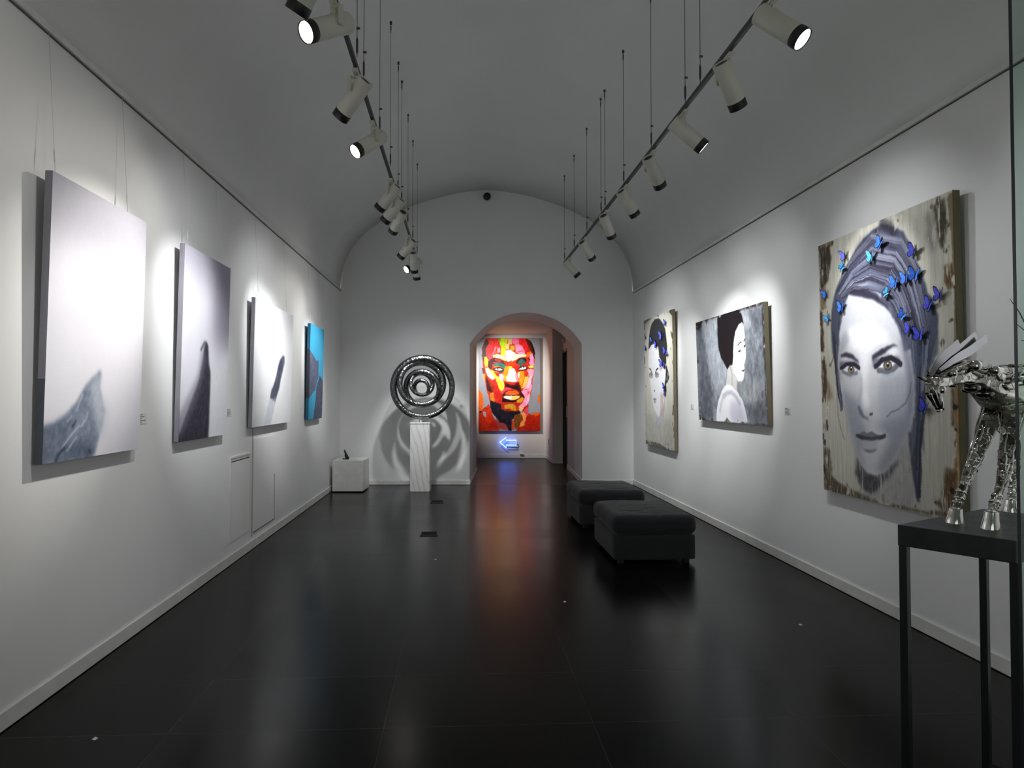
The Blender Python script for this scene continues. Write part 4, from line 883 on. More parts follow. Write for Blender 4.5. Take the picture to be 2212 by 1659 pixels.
# ------------------------------------------------------------------ the room
XL, XR, YB, YF = -2.056, 2.945, 10.60, -2.4
SA, CA = math.sin(YAW), math.cos(YAW)
def BK(u, d, z=0): return (u*CA+d*SA, -u*SA+d*CA, z)       # frame of the rear wall: u along it, d away from the entrance
def struct(mb, name, mats, **kw): return tag(mb.build(name,mats,**kw),kind='structure')
def ub(x): # u on the rear wall for a room x
    return (x-YB*SA)/CA
def yb(x): return BK(ub(x),YB)[1]
mb=MB(); mb.quadbox([(XL-.2,YF),(XR+.2,YF),(XR+.2,yb(XR+.2)),(XL-.2,yb(XL-.2))],-.12,0); struct(mb,'floor',m_floor)
mb=MB(); mb.quadbox([BK(-3.2,YB)[:2],BK(2.6,YB)[:2],BK(2.6,15.5)[:2],BK(-3.2,15.5)[:2]],-.12,0); struct(mb,'floor_hall',m_floor2)
ZL, ZR, ZTOP = 3.345, 3.30, 5.05
mb=MB(); mb.quadbox([(XL-.2,YF),(XL,YF),(XL,yb(XL)),(XL-.2,yb(XL))],0,ZL); struct(mb,'wall_left',m_wall)
mb=MB(); mb.quadbox([(XR,YF),(XR+.2,YF),(XR+.2,yb(XR)),(XR,yb(XR))],0,ZR); struct(mb,'wall_right',m_wall)
XC=(XL+XR)/2; HW=(XR-XL)/2
def vz(x):
    u=max(-1,min(1,(x-XC)/HW)); base=ZL+(ZR-ZL)*(u+1)/2
    return base+(ZTOP-base)*max(0,1-abs(u)**1.6)**.42
xs=[XC-HW*math.cos(math.pi*i/72) for i in range(73)]
mb=MB(); vs=[]; fs=[]
ny=14
for j in range(ny+1):
    for x in xs:
        y=YF-.02+(yb(x)+.01-YF)*j/ny; vs.append((x,y,vz(x)))
nx=len(xs)
for j in range(ny):
    for i in range(nx-1): fs.append((j*nx+i,j*nx+i+1,(j+1)*nx+i+1,(j+1)*nx+i))
mb.add(vs,fs); ce=struct(mb,'ceiling',m_vault,smooth=True)
sm=ce.modifiers.new('solid','SOLIDIFY'); sm.thickness=.15; sm.offset=1 
# rear wall with lunette top, arched opening and its deep reveal
U0,U1=ub(XL),ub(XR); AL,AR=-.376,1.543; DI=11.75; AL2,AR2=-.345,1.56
def archz(u, a, b, s, top):
    c=(a+b)/2; h=(b-a)/2; r=top-s; R=(h*h+r*r)/(2*r); return top-R+math.sqrt(max(0,R*R-(u-c)**2))
us=[U0+(AL-U0)*(i/36)**2 for i in range(37)]; ua=[AL+(AR-AL)*(1-math.cos(math.pi*i/40))/2 for i in range(41)]; ue=[U1-(U1-AR)*((30-i)/30)**2 for i in range(31)]
mb=MB()
def strip(lst, low, d=YB):
    vs=[]; 
    for u in lst:
        x=BK(u,d)[0]; x2=x+(XC-x)*.06; vs+= [BK(u,d,low(u)),BK(u,d,vz(x2)+.06)]
    mb.add(vs,[(2*i,2*i+2,2*i+3,2*i+1) for i in range(len(lst)-1)])
strip(us,lambda u:0); strip(ue,lambda u:0); strip(ua,lambda u:archz(u,AL,AR,2.405,2.945))
# reveal: jambs and soffit
vs=[]
for i,u in enumerate(ua):
    t=(u-AL)/(AR-AL); u2=AL2+(AR2-AL2)*t
    vs+=[BK(u,YB,archz(u,AL,AR,2.405,2.945)),BK(u2,DI,archz(u2,AL2,AR2,2.40,2.955))]
mb.add(vs,[(2*i,2*i+1,2*i+3,2*i+2) for i in range(len(ua)-1)])
mb.add([BK(AL,YB,0),BK(AL,YB,2.405),BK(AL2,DI,2.40),BK(AL2,DI,0)],[(0,1,2,3)])
mb.add([BK(AR,YB,0),BK(AR,YB,2.405),BK(AR2,DI,2.40),BK(AR2,DI,0)],[(0,1,2,3)])
# hall side of that wall above the arch
vs=[]
for u in [AL2+(AR2-AL2)*i/30 for i in range(31)]: vs+=[BK(u,DI,archz(u,AL2,AR2,2.40,2.955)),BK(u,DI,3.12)]
mb.add(vs,[(2*i,2*i+2,2*i+3,2*i+1) for i in range(30)])
wb=struct(mb,'wall_back',m_wall)
mb=MB()
for (a,b_,c,d) in ((XL-.2,-.9,0,5.4),(1.8,XR+.2,0,5.4),(-.9,1.8,2.7,5.4)): mb.box(((a+b_)/2,YF-.1,(c+d)/2),(b_-a,.2,d-c))
struct(mb,'wall_front',m_wall)
# hall beyond the arch
mb=MB()
def seg(a,b,z0=0,z1=3.1,th=.12,side=1,m=mb):
    (u0,d0),(u1,d1)=a,b; L=math.hypot(u1-u0,d1-d0); nx_,ny_=-(d1-d0)/L*th*side,(u1-u0)/L*th*side
    p=[BK(u0,d0),BK(u1,d1),BK(u1+nx_,d1+ny_),BK(u0+nx_,d0+ny_)]; m.quadbox([q[:2] for q in p],z0,z1)
seg((AL2,DI),(-.31,12.55)); seg((-.31,12.55),(-3.1,12.55),side=-1)
struct(mb,'wall_hall_left',m_hallwall)
mb=MB(); seg((-3.1,12.4),(-3.1,15.3),m=mb); struct(mb,'wall_hall_end',m_hallwall)
mb=MB(); seg((-3.2,15.22),(1.45,15.22),m=mb); struct(mb,'wall_hall_back',m_hallwall)
mb=MB(); seg((AR2,DI),(1.58,12.96),side=-1,m=mb); seg((1.58,12.96),(1.60,14.0),z0=2.53,side=-1,m=mb)
seg((1.373,14.0),(1.75,14.0),m=mb); seg((1.373,14.0),(1.318,15.22),side=-1,m=mb); struct(mb,'wall_hall_right',m_hallwall)
mb=MB(); p=[BK(-3.2,DI-.0),BK(2.0,DI),BK(2.0,15.4),BK(-3.2,15.4)]; mb.quadbox([q[:2] for q in p],3.03,3.15); struct(mb,'ceiling_hall',m_hallwall)
# door of the hall
dr=thing('door_1',BK(1.6,13.48,0),'tall dark door standing in the right side of the hall beyond the arch','door'); dr['kind']='structure'
del dr['category']
mb=MB(); seg((1.64,13.0),(1.655,13.98),z0=.01,z1=2.49,th=.05,side=-1,m=mb); mb.build('door_leaf',m_dark,dr)
mb=MB(); seg((1.585,12.965),(1.586,13.005),z1=2.53,th=.1,side=-1,m=mb); seg((1.60,13.96),(1.601,13.999),z1=2.53,th=.1,side=-1,m=mb); seg((1.59,13.0),(1.60,13.97),z0=2.47,z1=2.53,th=.1,side=-1,m=mb)
mb.build('door_frame',plain('dark_brown_frame',(.05,.03,.02),.5),dr)
mb=MB(); mb.tube([BK(1.645,13.22,1.06),BK(1.60,13.22,1.07),BK(1.60,13.22,1.30),BK(1.645,13.22,1.31)],.011,8); tag(mb.build('handle',plain('steel_handle',(.6,.6,.6),.3,.8),dr),'pale metal pull handle')
# baseboards and rails
def bb(a,b,name,h=.085,t=.014,side=1,z=0,m=None,world=False):
    mb=MB()
    if world:
        (x0,y0),(x1,y1)=a,b; L=math.hypot(x1-x0,y1-y0); px,py=-(y1-y0)/L*t*side,(x1-x0)/L*t*side
        mb.quadbox([(x0,y0),(x1,y1),(x1+px,y1+py),(x0+px,y0+py)],z,z+h)
    else: seg(a,b,z0=z,z1=z+h,th=t,side=side,m=mb)
    return struct(mb,name,m or m_trim,bevel=.003)
bb((XL,YF),(XL,yb(XL)),'baseboard_left',side=-1,world=True,z=.004)
bb((XR,YF),(XR,yb(XR)),'baseboard_right',side=1,world=True,z=.004)
bb((U0+.014,YB),(AL,YB),'baseboard_back',h=.075,side=-1,z=.004); bb((AR,YB),(U1-.014,YB),'baseboard_back_right',h=.075,side=-1,z=.004)
bb((AL,YB),(-.31,12.55),'baseboard_jamb_left',side=-1,z=.004,h=.075)
bb((AR,YB),(1.58,12.96),'baseboard_jamb_right',side=1,z=.004,h=.09)
bb((-3,15.22),(1.318,15.22),'baseboard_hall',side=-1,z=.004,h=.09); bb((1.373,14.0),(1.318,15.22),'baseboard_hall_right',side=1,z=.004,h=.09)
mb=MB(); mb.box((XL+.011,(YF+10.7)/2,3.328),(.022,10.7-YF,.036)); struct(mb,'trim_1',m_trim,bevel=.004)
mb=MB(); mb.box((XR-.011,(YF+10.4)/2,3.282),(.022,10.44-YF,.034)); struct(mb,'trim_2',m_trim,bevel=.004)
mb=MB(); mb.box((XL+.004,(YF+10.7)/2,3.305),(.006,10.7-YF,.005)); struct(mb,'rail_shade_left',m_railshade)  # thin grey strip, its colour painting the shade under the left rail
mb=MB(); mb.box((XR-.004,(YF+10.4)/2,3.261),(.006,10.44-YF,.005)); struct(mb,'rail_shade_right',m_railshade)  # matching strip of painted shade under the right rail
# ------------------------------------------------------------------ access panels, cable, placards, sockets
def framed(name,y0,y1,z0,z1,label,lines):
    t=thing(name,(XL,(y0+y1)/2,z0),label,'panel')
    mb=MB(); mb.box((XL+.003,(y0+y1)/2,(z0+z1)/2),(.006,y1-y0,z1-z0)); mb.build('panel_board',m_wall,t)
    mb=MB(); w=.016
    for (a,b,c,d) in lines: mb.box((XL+.006,(a+b)/2,(c+d)/2),(.012,max(b-a,w),max(d-c,w)))
    mb.build('panel_frame',m_trim,t); 
    mb=MB(); mb.box((XL+.0065,(y0+y1)/2,z1-.035),(.003,y1-y0-.04,.008)); mb.build('panel_gap',m_shadowgap,t); return t
def YL(px): return 2.056*1340/(995-px)-.05*-2.056      # room y of a column of the left wall
y0,y1=YL(499),YL(541)
framed('access_panel',y0,y1,.20,.95,'flush white access panel with a thin frame low on the left wall, nearer the viewer','x' and [(y0,y0,.20,.95),(y1,y1,.2,.95),(y0,y1,.95,.95)])
y0,y1=YL(549),YL(594)
t=thing('access_panel',(XL,(y0+y1)/2,.2),'plain flush white access panel low on the left wall, right of the cable','panel')
mb=MB(); mb.box((XL+.004,(y0+y1)/2,.62),(.004,y1-y0,.92)); mb.build('panel_board',m_wall,t)
mb=MB(); mb.box((XL+.006,(y0+y1)/2,.158),(.005,y1-y0,.008)); mb.box((XL+.006,y1,.4),(.005,.006,.5)); mb.build('panel_gap',plain('grey_gap',(.12,.12,.12),.8),t)
mb=MB(); mb.tube([(XL+.005,YL(547),1.30),(XL+.004,YL(547),.8),(XL+.004,YL(546.5),.12)],.005,6)
tag(mb.build('wall_cable',plain('pale_cable',(.5,.5,.47),.6)),'thin pale cable running down the left wall between the two access panels','cable')
m_card=plain('white_card',(.78,.78,.76),.6); m_ink=plain('grey_print',(.12,.12,.12),.7)
def placard(where,label):
    kind,a,z=where
    t=thing('wall_label',(XL if kind=='L' else XR if kind=='R' else BK(a,YB)[0],a if kind!='B' else BK(a,YB)[1],z),label,'label')
    rnd=random.Random(int(abs(a)*100))
    mb=MB(); ml=MB()
    def bx(m,da,dz,w,h,th):
        if kind=='L': m.box((XL+th/2,a+da,z+dz),(th,w,h))
        elif kind=='R': m.box((XR-th/2,a-da,z+dz),(th,w,h))
        else:
            p=BK(a+da,YB-th/2,z+dz); m.box(p,(w,th,h),M=Matrix.Rotation(-YAW,3,'Z'))
    bx(mb,0,0,.11,.07,.003)
    for r_ in range(5): 
        w=rnd.uniform(.03,.08); bx(ml,-.045+w/2,.024-r_*.012,w,.0035,.0042)
    mb.build('card',m_card,t); ml.build('print',m_ink,t)
placard(('L',4.12,1.36),'small white label card on the left wall beside the nearest foggy painting')
placard(('L',5.62,1.36),'small white label card on the left wall right of the dark spire painting')
placard(('R',5.45,1.37),'small white label card on the right wall between the profile painting and the big portrait')
placard(('R',7.75,1.37),'small white label card on the right wall between the narrow portrait and the profile painting')
placard(('B',-.50,1.33),'small white label card on the rear wall between the ring sculpture and the arch')
mb=MB(); p=BK(1.345,14.6,.0)
t=thing('wall_socket',BK(1.33,14.6,.45),'small white power socket on the hall side wall','socket')
mb.box(BK(1.338,14.6,.44),(.012,.08,.14),M=Matrix.Rotation(-YAW,3,'Z')); mb.build('plate',m_trim,t,bevel=.002)
mb=MB(); 
for dz in(-.03,.03): mb.box(BK(1.330,14.6,.44+dz),(.006,.045,.04),M=Matrix.Rotation(-YAW,3,'Z'))
mb.build('outlet',m_ink,t)
t=thing('motion_sensor',BK(1.57,13.45,2.73),'small white sensor mounted above the dark hall door','sensor')
mb=MB(); mb.ball(BK(1.545,13.4,2.73),.05,8); mb.build('dome',m_trim,t,smooth=True)
mb=MB(); mb.box(BK(1.575,13.4,2.73),(.03,.1,.12),M=Matrix.Rotation(-YAW,3,'Z')); mb.build('mount',m_trim,t)
t=thing('round_speaker',BK(ub(.43),10.5,4.93),'dark round speaker at the crown of the rear wall','speaker')
c=BK(ub(.452)-.0,10.48,4.905)
mb=MB(); mb.ball(c,.066,12); mb.build('housing',m_dark,t,smooth=True)
mb=MB(); mb.tube([c,(c[0],c[1]+.13,c[2]+.02)],.02,10); mb.build('mount',m_dark,t)
# floor boxes
def vent(x,y,w,d,label):
    t=thing('floor_box',(x,y,0),label,'floor box','floor boxes')
    mb=MB(); mb.box((x,y,.004),(w,d,.008)); mb.build('lid',plain('worn_steel',(.07,.068,.065),.35,.6),t,bevel=.002)
    mb=MB()
    for i in range(7): mb.box((x,y-d/2+d*(i+1)/8,.009),(w*.86,.006,.003))
    mb.build('grille',m_shadowgap,t)
vent(-.335,8.90,.19,.19,'small metal floor box nearer the marble pedestal')
vent(-.342,6.835,.195,.19,'small metal floor box farther from the pedestal, nearer the viewer')
for (x,y,l) in ((-1.60,2.83,'tiny pale paper scrap on the floor near the left wall'),(-.23,5.76,'tiny pale scrap on the floor below the middle of the picture'),(.76,4.53,'tiny pale scrap on the floor left of the near ottoman'),(2.23,4.0,'tiny pale scrap on the floor in front of the big portrait')):
    mb=MB(); mb.add([(x-.012,y,.001),(x+.008,y-.008,.001),(x+.014,y+.004,.004),(x,y+.01,.007)],[(0,1,2,3)]); mb.add([(x-.012,y,.0005),(x+.008,y-.008,.0005),(x+.014,y+.004,.0035),(x,y+.01,.0065)],[(3,2,1,0)])
    tag(mb.build('paper_scrap',m_card),l,'paper scrap')
# ------------------------------------------------------------------ painting rasteriser (brush strokes on a vertex-coloured canvas)
def lin(a): a=np.clip(a,0,255)/255.; return np.where(a<=.04045,a/12.92,((a+.055)/1.055)**2.4)
def blur(a,r):
    r=int(round(r))
    if r<1: return a
    for ax in (0,1):
        for _ in range(2):
            pad=[(0,0)]*a.ndim; pad[ax]=(r+1,r); b=np.cumsum(np.pad(a,pad,mode='edge'),axis=ax)
            n=a.shape[ax]; k=2*r+1
            hi=np.take(b,range(k,k+n),axis=ax); lo=np.take(b,range(0,n),axis=ax); a=(hi-lo)/k
    return a
def vnoise(h,w,sy,sx,rs):
    gh,gw=int(h/sy)+3,int(w/sx)+3; g=rs.rand(gh,gw)
    y=np.arange(h)/sy; x=np.arange(w)/sx; yi=y.astype(int); xi=x.astype(int); fy=(y-yi)[:,None]; fx=(x-xi)[None,:]
    fy=fy*fy*(3-2*fy); fx=fx*fx*(3-2*fx)
    a=g[yi][:,xi]; b=g[yi][:,xi+1]; c=g[yi+1][:,xi]; d=g[yi+1][:,xi+1]
    return (a*(1-fx)+b*fx)*(1-fy)+(c*(1-fx)+d*fx)*fy
def fbm(h,w,sy,sx,rs,o=4):
    t=0; am=1; s=0
    for i in range(o): t=t+am*vnoise(h,w,max(1,sy/2**i),max(1,sx/2**i),rs); s+=am; am*=.6
    return t/s
def rast(ops,w,h,bg,seed,asp,streak=(40,3),samt=10,wob=.004):
    rs=np.random.RandomState(seed); img=np.zeros((h,w,3))+np.array(bg,float)
    X,Y=np.meshgrid((np.arange(w)+.5)/w,(np.arange(h)+.5)/h)
    sn=fbm(h,w,streak[0],streak[1],rs); img+= ((sn-.5)*2*samt)[...,None]
    wx=(fbm(h,w,14,14,rs)-.5)*2; wy=(fbm(h,w,14,14,rs)-.5)*2
    dry=fbm(h,w,streak[0]*.6,streak[1],rs,5); mott=fbm(h,w,9,7,rs,4)
    for o in ops:
        col=np.array(o[1],float); al=o[2]; bl=o[3]*w/1000.*asp_b; st=o[4]
        p=np.array(o[5],float)/1000.
        wv=wob*(3 if st==1 else 1.2)
        PX=X+wx*wv; PY=Y+wy*wv/asp
        if o[0]=='P':
            ins=np.zeros((h,w),bool); n=len(p)
            for i in range(n):
                x0,y0=p[i]; x1,y1=p[(i+1)%n]
                if y0==y1: continue
                c_=((y0>PY)!=(y1>PY)); ins^= c_&(PX<(x1-x0)*(PY-y0)/(y1-y0)+x0)
            m=ins.astype(float)
        else:
            wd=o[6]*.00045*2
            m=np.full((h,w),9.)
            for i in range(len(p)-1):
                ax,ay=p[i]; bx,by=p[i+1]; ay*=asp; by*=asp
                dx,dy=bx-ax,by-ay; L=dx*dx+dy*dy+1e-9; t=np.clip(((PX-ax)*dx+(PY*asp-ay)*dy)/L,0,1)
                m=np.minimum(m,np.hypot(PX-ax-t*dx,PY*asp-ay-t*dy))
            m=(m<wd*1.25).astype(float)
        m=blur(m,bl)*al
        if st==1:
            m=m*np.clip((dry-.25)*5,0,1) if not solid else m
            colf=col+((mott-.5)*2*26)[...,None]
        elif st==2: colf=col+((sn-.5)*2*26)[...,None]
        else: colf=col+((mott-.5)*2*5)[...,None]
        img=img*(1-m[...,None])+colf*m[...,None]
    return np.clip(img,0,255)
CV={}
def canvas_mat(name, rough=.55, bump=.25):
    M=Mat(name); at=M.n('ShaderNodeVertexColor'); at.layer_name='paint'; M.l(at.outputs[0],M.b.inputs['Base Color'])
    M.set(Roughness=rough); M.b.inputs['Specular IOR Level'].default_value=.25
    v=M.coords(); M.bump(M.noise(v,140,3),bump,.0015); return M.m
m_paint=canvas_mat('painted_canvas'); m_oil=canvas_mat('oil_paint',.4,.4)
def painting(key,name,label,frame,w,h,z0,z1,th,res,bg,edge,mat,side_from=None,wires=(),**kw):
    """frame(u,v,n): world point; u,v in 0..1 across/up the front, n metres out of the front face"""
    global asp_b, solid
    wd=w; ht=h; asp=ht/wd
    nw=res; nh=int(res*asp)
    asp_b=kw.get('bl',.6); solid=kw.get('solid',False)
    img=rast(ART[key],nw,nh,bg,kw.get('seed',1),asp,kw.get('streak',(40,3)),kw.get('samt',10),kw.get('wob',.004))
    L=lin(img).reshape(-1,3)
    t=thing(name,frame(.5,0,-th),label,'painting',kw.get('group'))
    # slab
    mb=MB(); vs=[frame(a,b,n) for n in(-th,-.0008) for (a,b) in((0,0),(1,0),(1,1),(0,1))]
    mb.add(vs,[(0,1,2,3),(7,6,5,4),(0,4,5,1),(1,5,6,2),(2,6,7,3),(3,7,4,0)]); mb.build('stretched_canvas',edge,t,bevel=.004)
    if side_from:   # paint wraps round the stretcher edge: colour bands on the sides
        for (u,va,vb,m,off) in side_from:
            mb=MB(); e=.0012*off
            vs=[frame(u+e/wd,va,-th*.98),frame(u+e/wd,va,-.001),frame(u+e/wd,vb,-.001),frame(u+e/wd,vb,-th*.98)]
            ws=[frame(u-.3*e/wd,va,-th*.98),frame(u-.3*e/wd,va,-.001),frame(u-.3*e/wd,vb,-.001),frame(u-.3*e/wd,vb,-th*.98)]
            mb.add(vs+ws,[(0,1,2,3),(7,6,5,4),(0,4,5,1),(1,5,6,2),(2,6,7,3),(3,7,4,0)]); mb.build('painted_edge',m,t)
    us=np.linspace(.001,.999,nw); vv=np.linspace(.001,.999,nh)
    A=np.array(frame(0,0,.0008)); B=np.array(frame(1,0,.0008)); Cc=np.array(frame(0,1,.0008))
    UU,VV=np.meshgrid(us,vv); co=(A+UU[...,None]*(B-A)+VV[...,None]*(Cc-A)).reshape(-1,3)
    me=bpy.data.meshes.new('painted_surface'); me.vertices.add(nw*nh); me.vertices.foreach_set('co',co.ravel())
    i=np.arange((nh-1)*nw).reshape(nh-1,nw)[:,:-1].ravel(); q=np.stack([i,i+1,i+nw+1,i+nw],1)
    nf=len(q); me.loops.add(nf*4); me.polygons.add(nf); me.loops.foreach_set('vertex_index',q.ravel().astype(np.int32))
    me.polygons.foreach_set('loop_start',np.arange(nf,dtype=np.int32)*4); me.polygons.foreach_set('loop_total',np.full(nf,4,np.int32))
    me.update(calc_edges=True); me.validate()
    at=me.color_attributes.new('paint','FLOAT_COLOR','POINT'); at.data.foreach_set('color',np.concatenate([L,np.ones((len(L),1))],1).ravel().astype(np.float32))
    link('painted_surface',me,t,[mat])
    for (u,ztop,xw) in wires:
        p=frame(u,1,-th*.6); mb=MB(); mb.tube([p,(xw,p[1],ztop)],.0012,5); 
        q=Vector(p); d=(Vector((xw,p[1],ztop))-q); 
        for s0 in (.07,): mb.tube([q+d*s0,q+d*(s0+.03),q+d*(s0+.08),q+d*(s0+.11)],[.001,.004,.004,.001],6)
        mb.build('hanging_wire',m_wire,t,smooth=True)
    return t
m_wire=plain('clear_nylon_wire',(.75,.74,.70),.15)
def wallframe(side,y0,y1,z0,z1,xb,xt):   # u runs y0->y1 ; top leans out
    def fr(u,v,n):
        x=xb+(xt-xb)*v+(n if side=='L' else -n); return (x,y0+(y1-y0)*u,z0+(z1-z0)*v)
    return fr
FR={}
def wp(key,side,y0,y1,z0,z1,xb,xt,th,label,res,bg,edge,mat,**kw):
    fr=wallframe(side,y0,y1,z0,z1,xb,xt); FR[key]=(fr,side,abs(y1-y0),z1-z0)
    return painting(key,'painting',label,fr,abs(y1-y0),z1-z0,z0,z1,th,res,bg,edge,mat,**kw)
WL=lambda a,b:((a,3.32,XL+.018),(b,3.32,XL+.018))
m_edge_dk=plain('dark_blue_grey_edge',(.10,.115,.14),.8,0,.3,200); m_edge_cy=plain('deep_blue_edge',(.012,.11,.20),.7,0,.2,200); m_edge_rk=plain('slate_edge',(.035,.035,.05),.8,0,.3,200)
wp('fog','L',3.085,3.987,1.174,2.598,-2.005,-1.975,.036,'nearest left wall painting of a grey mountain slope in white fog',260,(232,230,238),m_greyedge,m_paint,samt=3,streak=(30,30),seed=3,bl=1,solid=True,wob=.002,side_from=[(0,0,.29,m_edge_dk,-1)],wires=WL(.06,.8))
wp('spire','L',4.527,5.415,1.176,2.602,-2.005,-1.975,.036,'left wall painting of a dark narrow rock spire in lilac mist',240,(226,224,232),m_greyedge,m_paint,samt=3,streak=(30,30),seed=4,bl=1,solid=True,wob=.002,wires=WL(.12,.8))
wp('ridge','L',6.06,7.42,1.203,2.46,-2.0,-1.975,.036,'left wall painting of a slender blue-grey ridge on white, third from the viewer',260,(240,240,242),m_greyedge,m_paint,samt=3,streak=(30,30),seed=5,bl=1,solid=True,wob=.002,wires=WL(.12,.85))
wp('blue','L',8.265,9.078,1.195,2.469,-2.0,-1.975,.04,'cyan painting with two dark rocks, farthest on the left wall',180,(66,166,206),m_edge_cy,m_paint,samt=3,streak=(30,30),seed=6,solid=True,wob=.002,side_from=[(0,.225,.735,m_edge_rk,-1)],wires=WL(.12,.85))
wp('portrait','R',4.81,3.45,.763,2.706,2.885,2.86,.045,'big grey portrait of a woman with blue butterflies, nearest on the right wall',430,(192,189,176),m_linen,m_oil,samt=22,streak=(60,4),seed=7)
wp('profile','R',7.403,5.708,1.221,2.40,2.89,2.858,.045,'middle painting of a dark-haired woman in profile on a blue-grey ground',380,(140,146,154),m_linen,m_oil,samt=52,streak=(14,9),seed=8)
wp('narrow','R',9.56,8.255,.766,2.688,2.885,2.862,.045,'farthest portrait on the right wall, pale face, dark hair and butterflies',240,(208,205,192),m_linen,m_oil,samt=14,streak=(40,8),seed=9)
frr=lambda u,v,n: BK(-.322+1.509*u,15.15-n,.663+2.273*v)
painting('red','painting','bright red, yellow and pink portrait of a man beyond the arch',frr,1.509,2.273,.663,2.936,.045,300,(146,148,158),m_edge_dk,m_oil,samt=10,streak=(40,20),seed=10,solid=True,wob=.005)
# ------------------------------------------------------------------ butterflies pinned on the portraits
def wing_mesh(sgn):
    fore=[(0,.1),(.25,.55),(.62,1.02),(.95,1.12),(1.02,.92),(.88,.55),(.72,.18),(.55,.02)]
    hind=[(.55,.02),(.74,-.10),(.80,-.42),(.62,-.72),(.38,-.82),(.18,-.55),(.02,-.15)]
    out=fore+hind[1:]; c=(.35,.05); n=len(out); mb=MB()
    def P3(p,dz): return (sgn*p[0],p[1],dz+abs(p[0])*.06)
    inn=[(c[0]+(p[0]-c[0])*.84,c[1]+(p[1]-c[1])*.84) for p in out]
    for dz,rev in ((.012,False),(-.012,True)):
        vs=[P3(c,dz)]+[P3(p,dz) for p in inn]+[P3(p,dz) for p in out]
        mb.add(vs,[(0,1+i,1+(i+1)%n) for i in range(n)],1 if rev else 0)
        mb.add(vs,[(1+i,1+n+i,1+n+(i+1)%n,1+(i+1)%n) for i in range(n)],1)
    me=bpy.data.meshes.new('wing'); me.from_pydata(mb.v,[],mb.f); me.polygons.foreach_set('material_index',mb.m); me.update(); return me
def bluemat(nm,a,b):
    M=Mat(nm); v=M.coords(); M.l(M.ramp(M.noise(v,2.5,3),[(.3,a),(.7,b)]),M.b.inputs['Base Color']); M.set(Roughness=.35); return M.m
m_bl=[bluemat('violet_blue_wing',(.05,.05,.62),(.10,.14,.85)),bluemat('blue_wing',(.02,.12,.72),(.06,.25,.9)),bluemat('cyan_blue_wing',(.03,.28,.75),(.10,.50,.9))]
m_wb=plain('black_wing_edge',(.01,.01,.025),.6)
wingL=[]; wingR=[]
for m in m_bl:
    for s_,L_ in ((-1,wingL),(1,wingR)):
        me=wing_mesh(s_); me.materials.append(m); me.materials.append(m_wb); L_.append(me)
bm_=MB(); bm_.tube([(0,-.55,.03),(0,-.2,.05),(0,.15,.06),(0,.45,.05)],[.02,.06,.07,.03],8); bm_.tube([(0,.42,.06),(-.1,.8,.12)],.012,4); bm_.tube([(0,.42,.06),(.1,.8,.12)],.012,4)
body_me=bm_.mesh('butterfly_body'); body_me.materials.append(m_wb)
BL=['highest of all, on the crown of the hair','left of the crown, just under the topmost one','on the upper right edge of the hair','upper one at the left edge of the hair','lower one of the pair at the left edge of the hair','centre left of the row of three across the hair','middle one of the row of three across the hair','right one of the row of three across the hair','pale cyan, alone on the hair above the forehead','left one of the pair right of the hair','right one of the pair right of the hair','on the left margin of the canvas, above the lower left pair','at the hairline beside the left forehead','lowest on the left margin beside the hair','pale one at the right temple, top of the temple chain','middle one of the temple chain','lowest of the temple chain, above the right eyebrow','low one beside the cheek next to the horse muzzle']
BN=['topmost, alone right of the crown','large one on the upper right of the hair','on the hair above the forehead','small one at the upper left hairline','outermost on the left margin','upper one of the pair right of the hair','lower one of the pair right of the hair','above the ear','beside the ear','upper one at the neck','lower one at the neck']
cnt={'portrait':0,'narrow':0}
for (key,u,v,s,rot,hue) in BUTTERFLIES:
    k=cnt[key]; cnt[key]+=1; fr,side,wd,ht=FR[key]; u/=1000; v/=1000
    p=Vector(fr(u,v,.012)); sz=.045*s if key=='portrait' else .05*s
    t=thing('butterfly',p,('big portrait butterfly, ' if key=='portrait' else 'far portrait butterfly, ')+(BL if key=='portrait' else BN)[k],'butterfly','butterflies on the big portrait' if key=='portrait' else 'butterflies on the far portrait')
    # local x = along the canvas to the viewer's right, y = up, z = out of the canvas
    B=Matrix(((0,0,-1),(-1,0,0),(0,1,0))).to_4x4()
    t.rotation_euler=(B@Matrix.Rotation(math.radians(rot),4,'Z')).to_euler(); t.scale=(sz,)*3
    hi=0 if hue<.25 else 1 if hue<.65 else 2
    rr=random.Random(k*7+3)
    for nm,me,sg in (('left_wing',wingL[hi],-1),('right_wing',wingR[hi],1)):
        o=bpy.data.objects.new(nm,me); COL.objects.link(o); o.parent=t; o.rotation_euler=(0,-sg*math.radians(rr.uniform(14,36)),0)
    o=bpy.data.objects.new('butterfly_body',body_me); COL.objects.link(o); o.parent=t
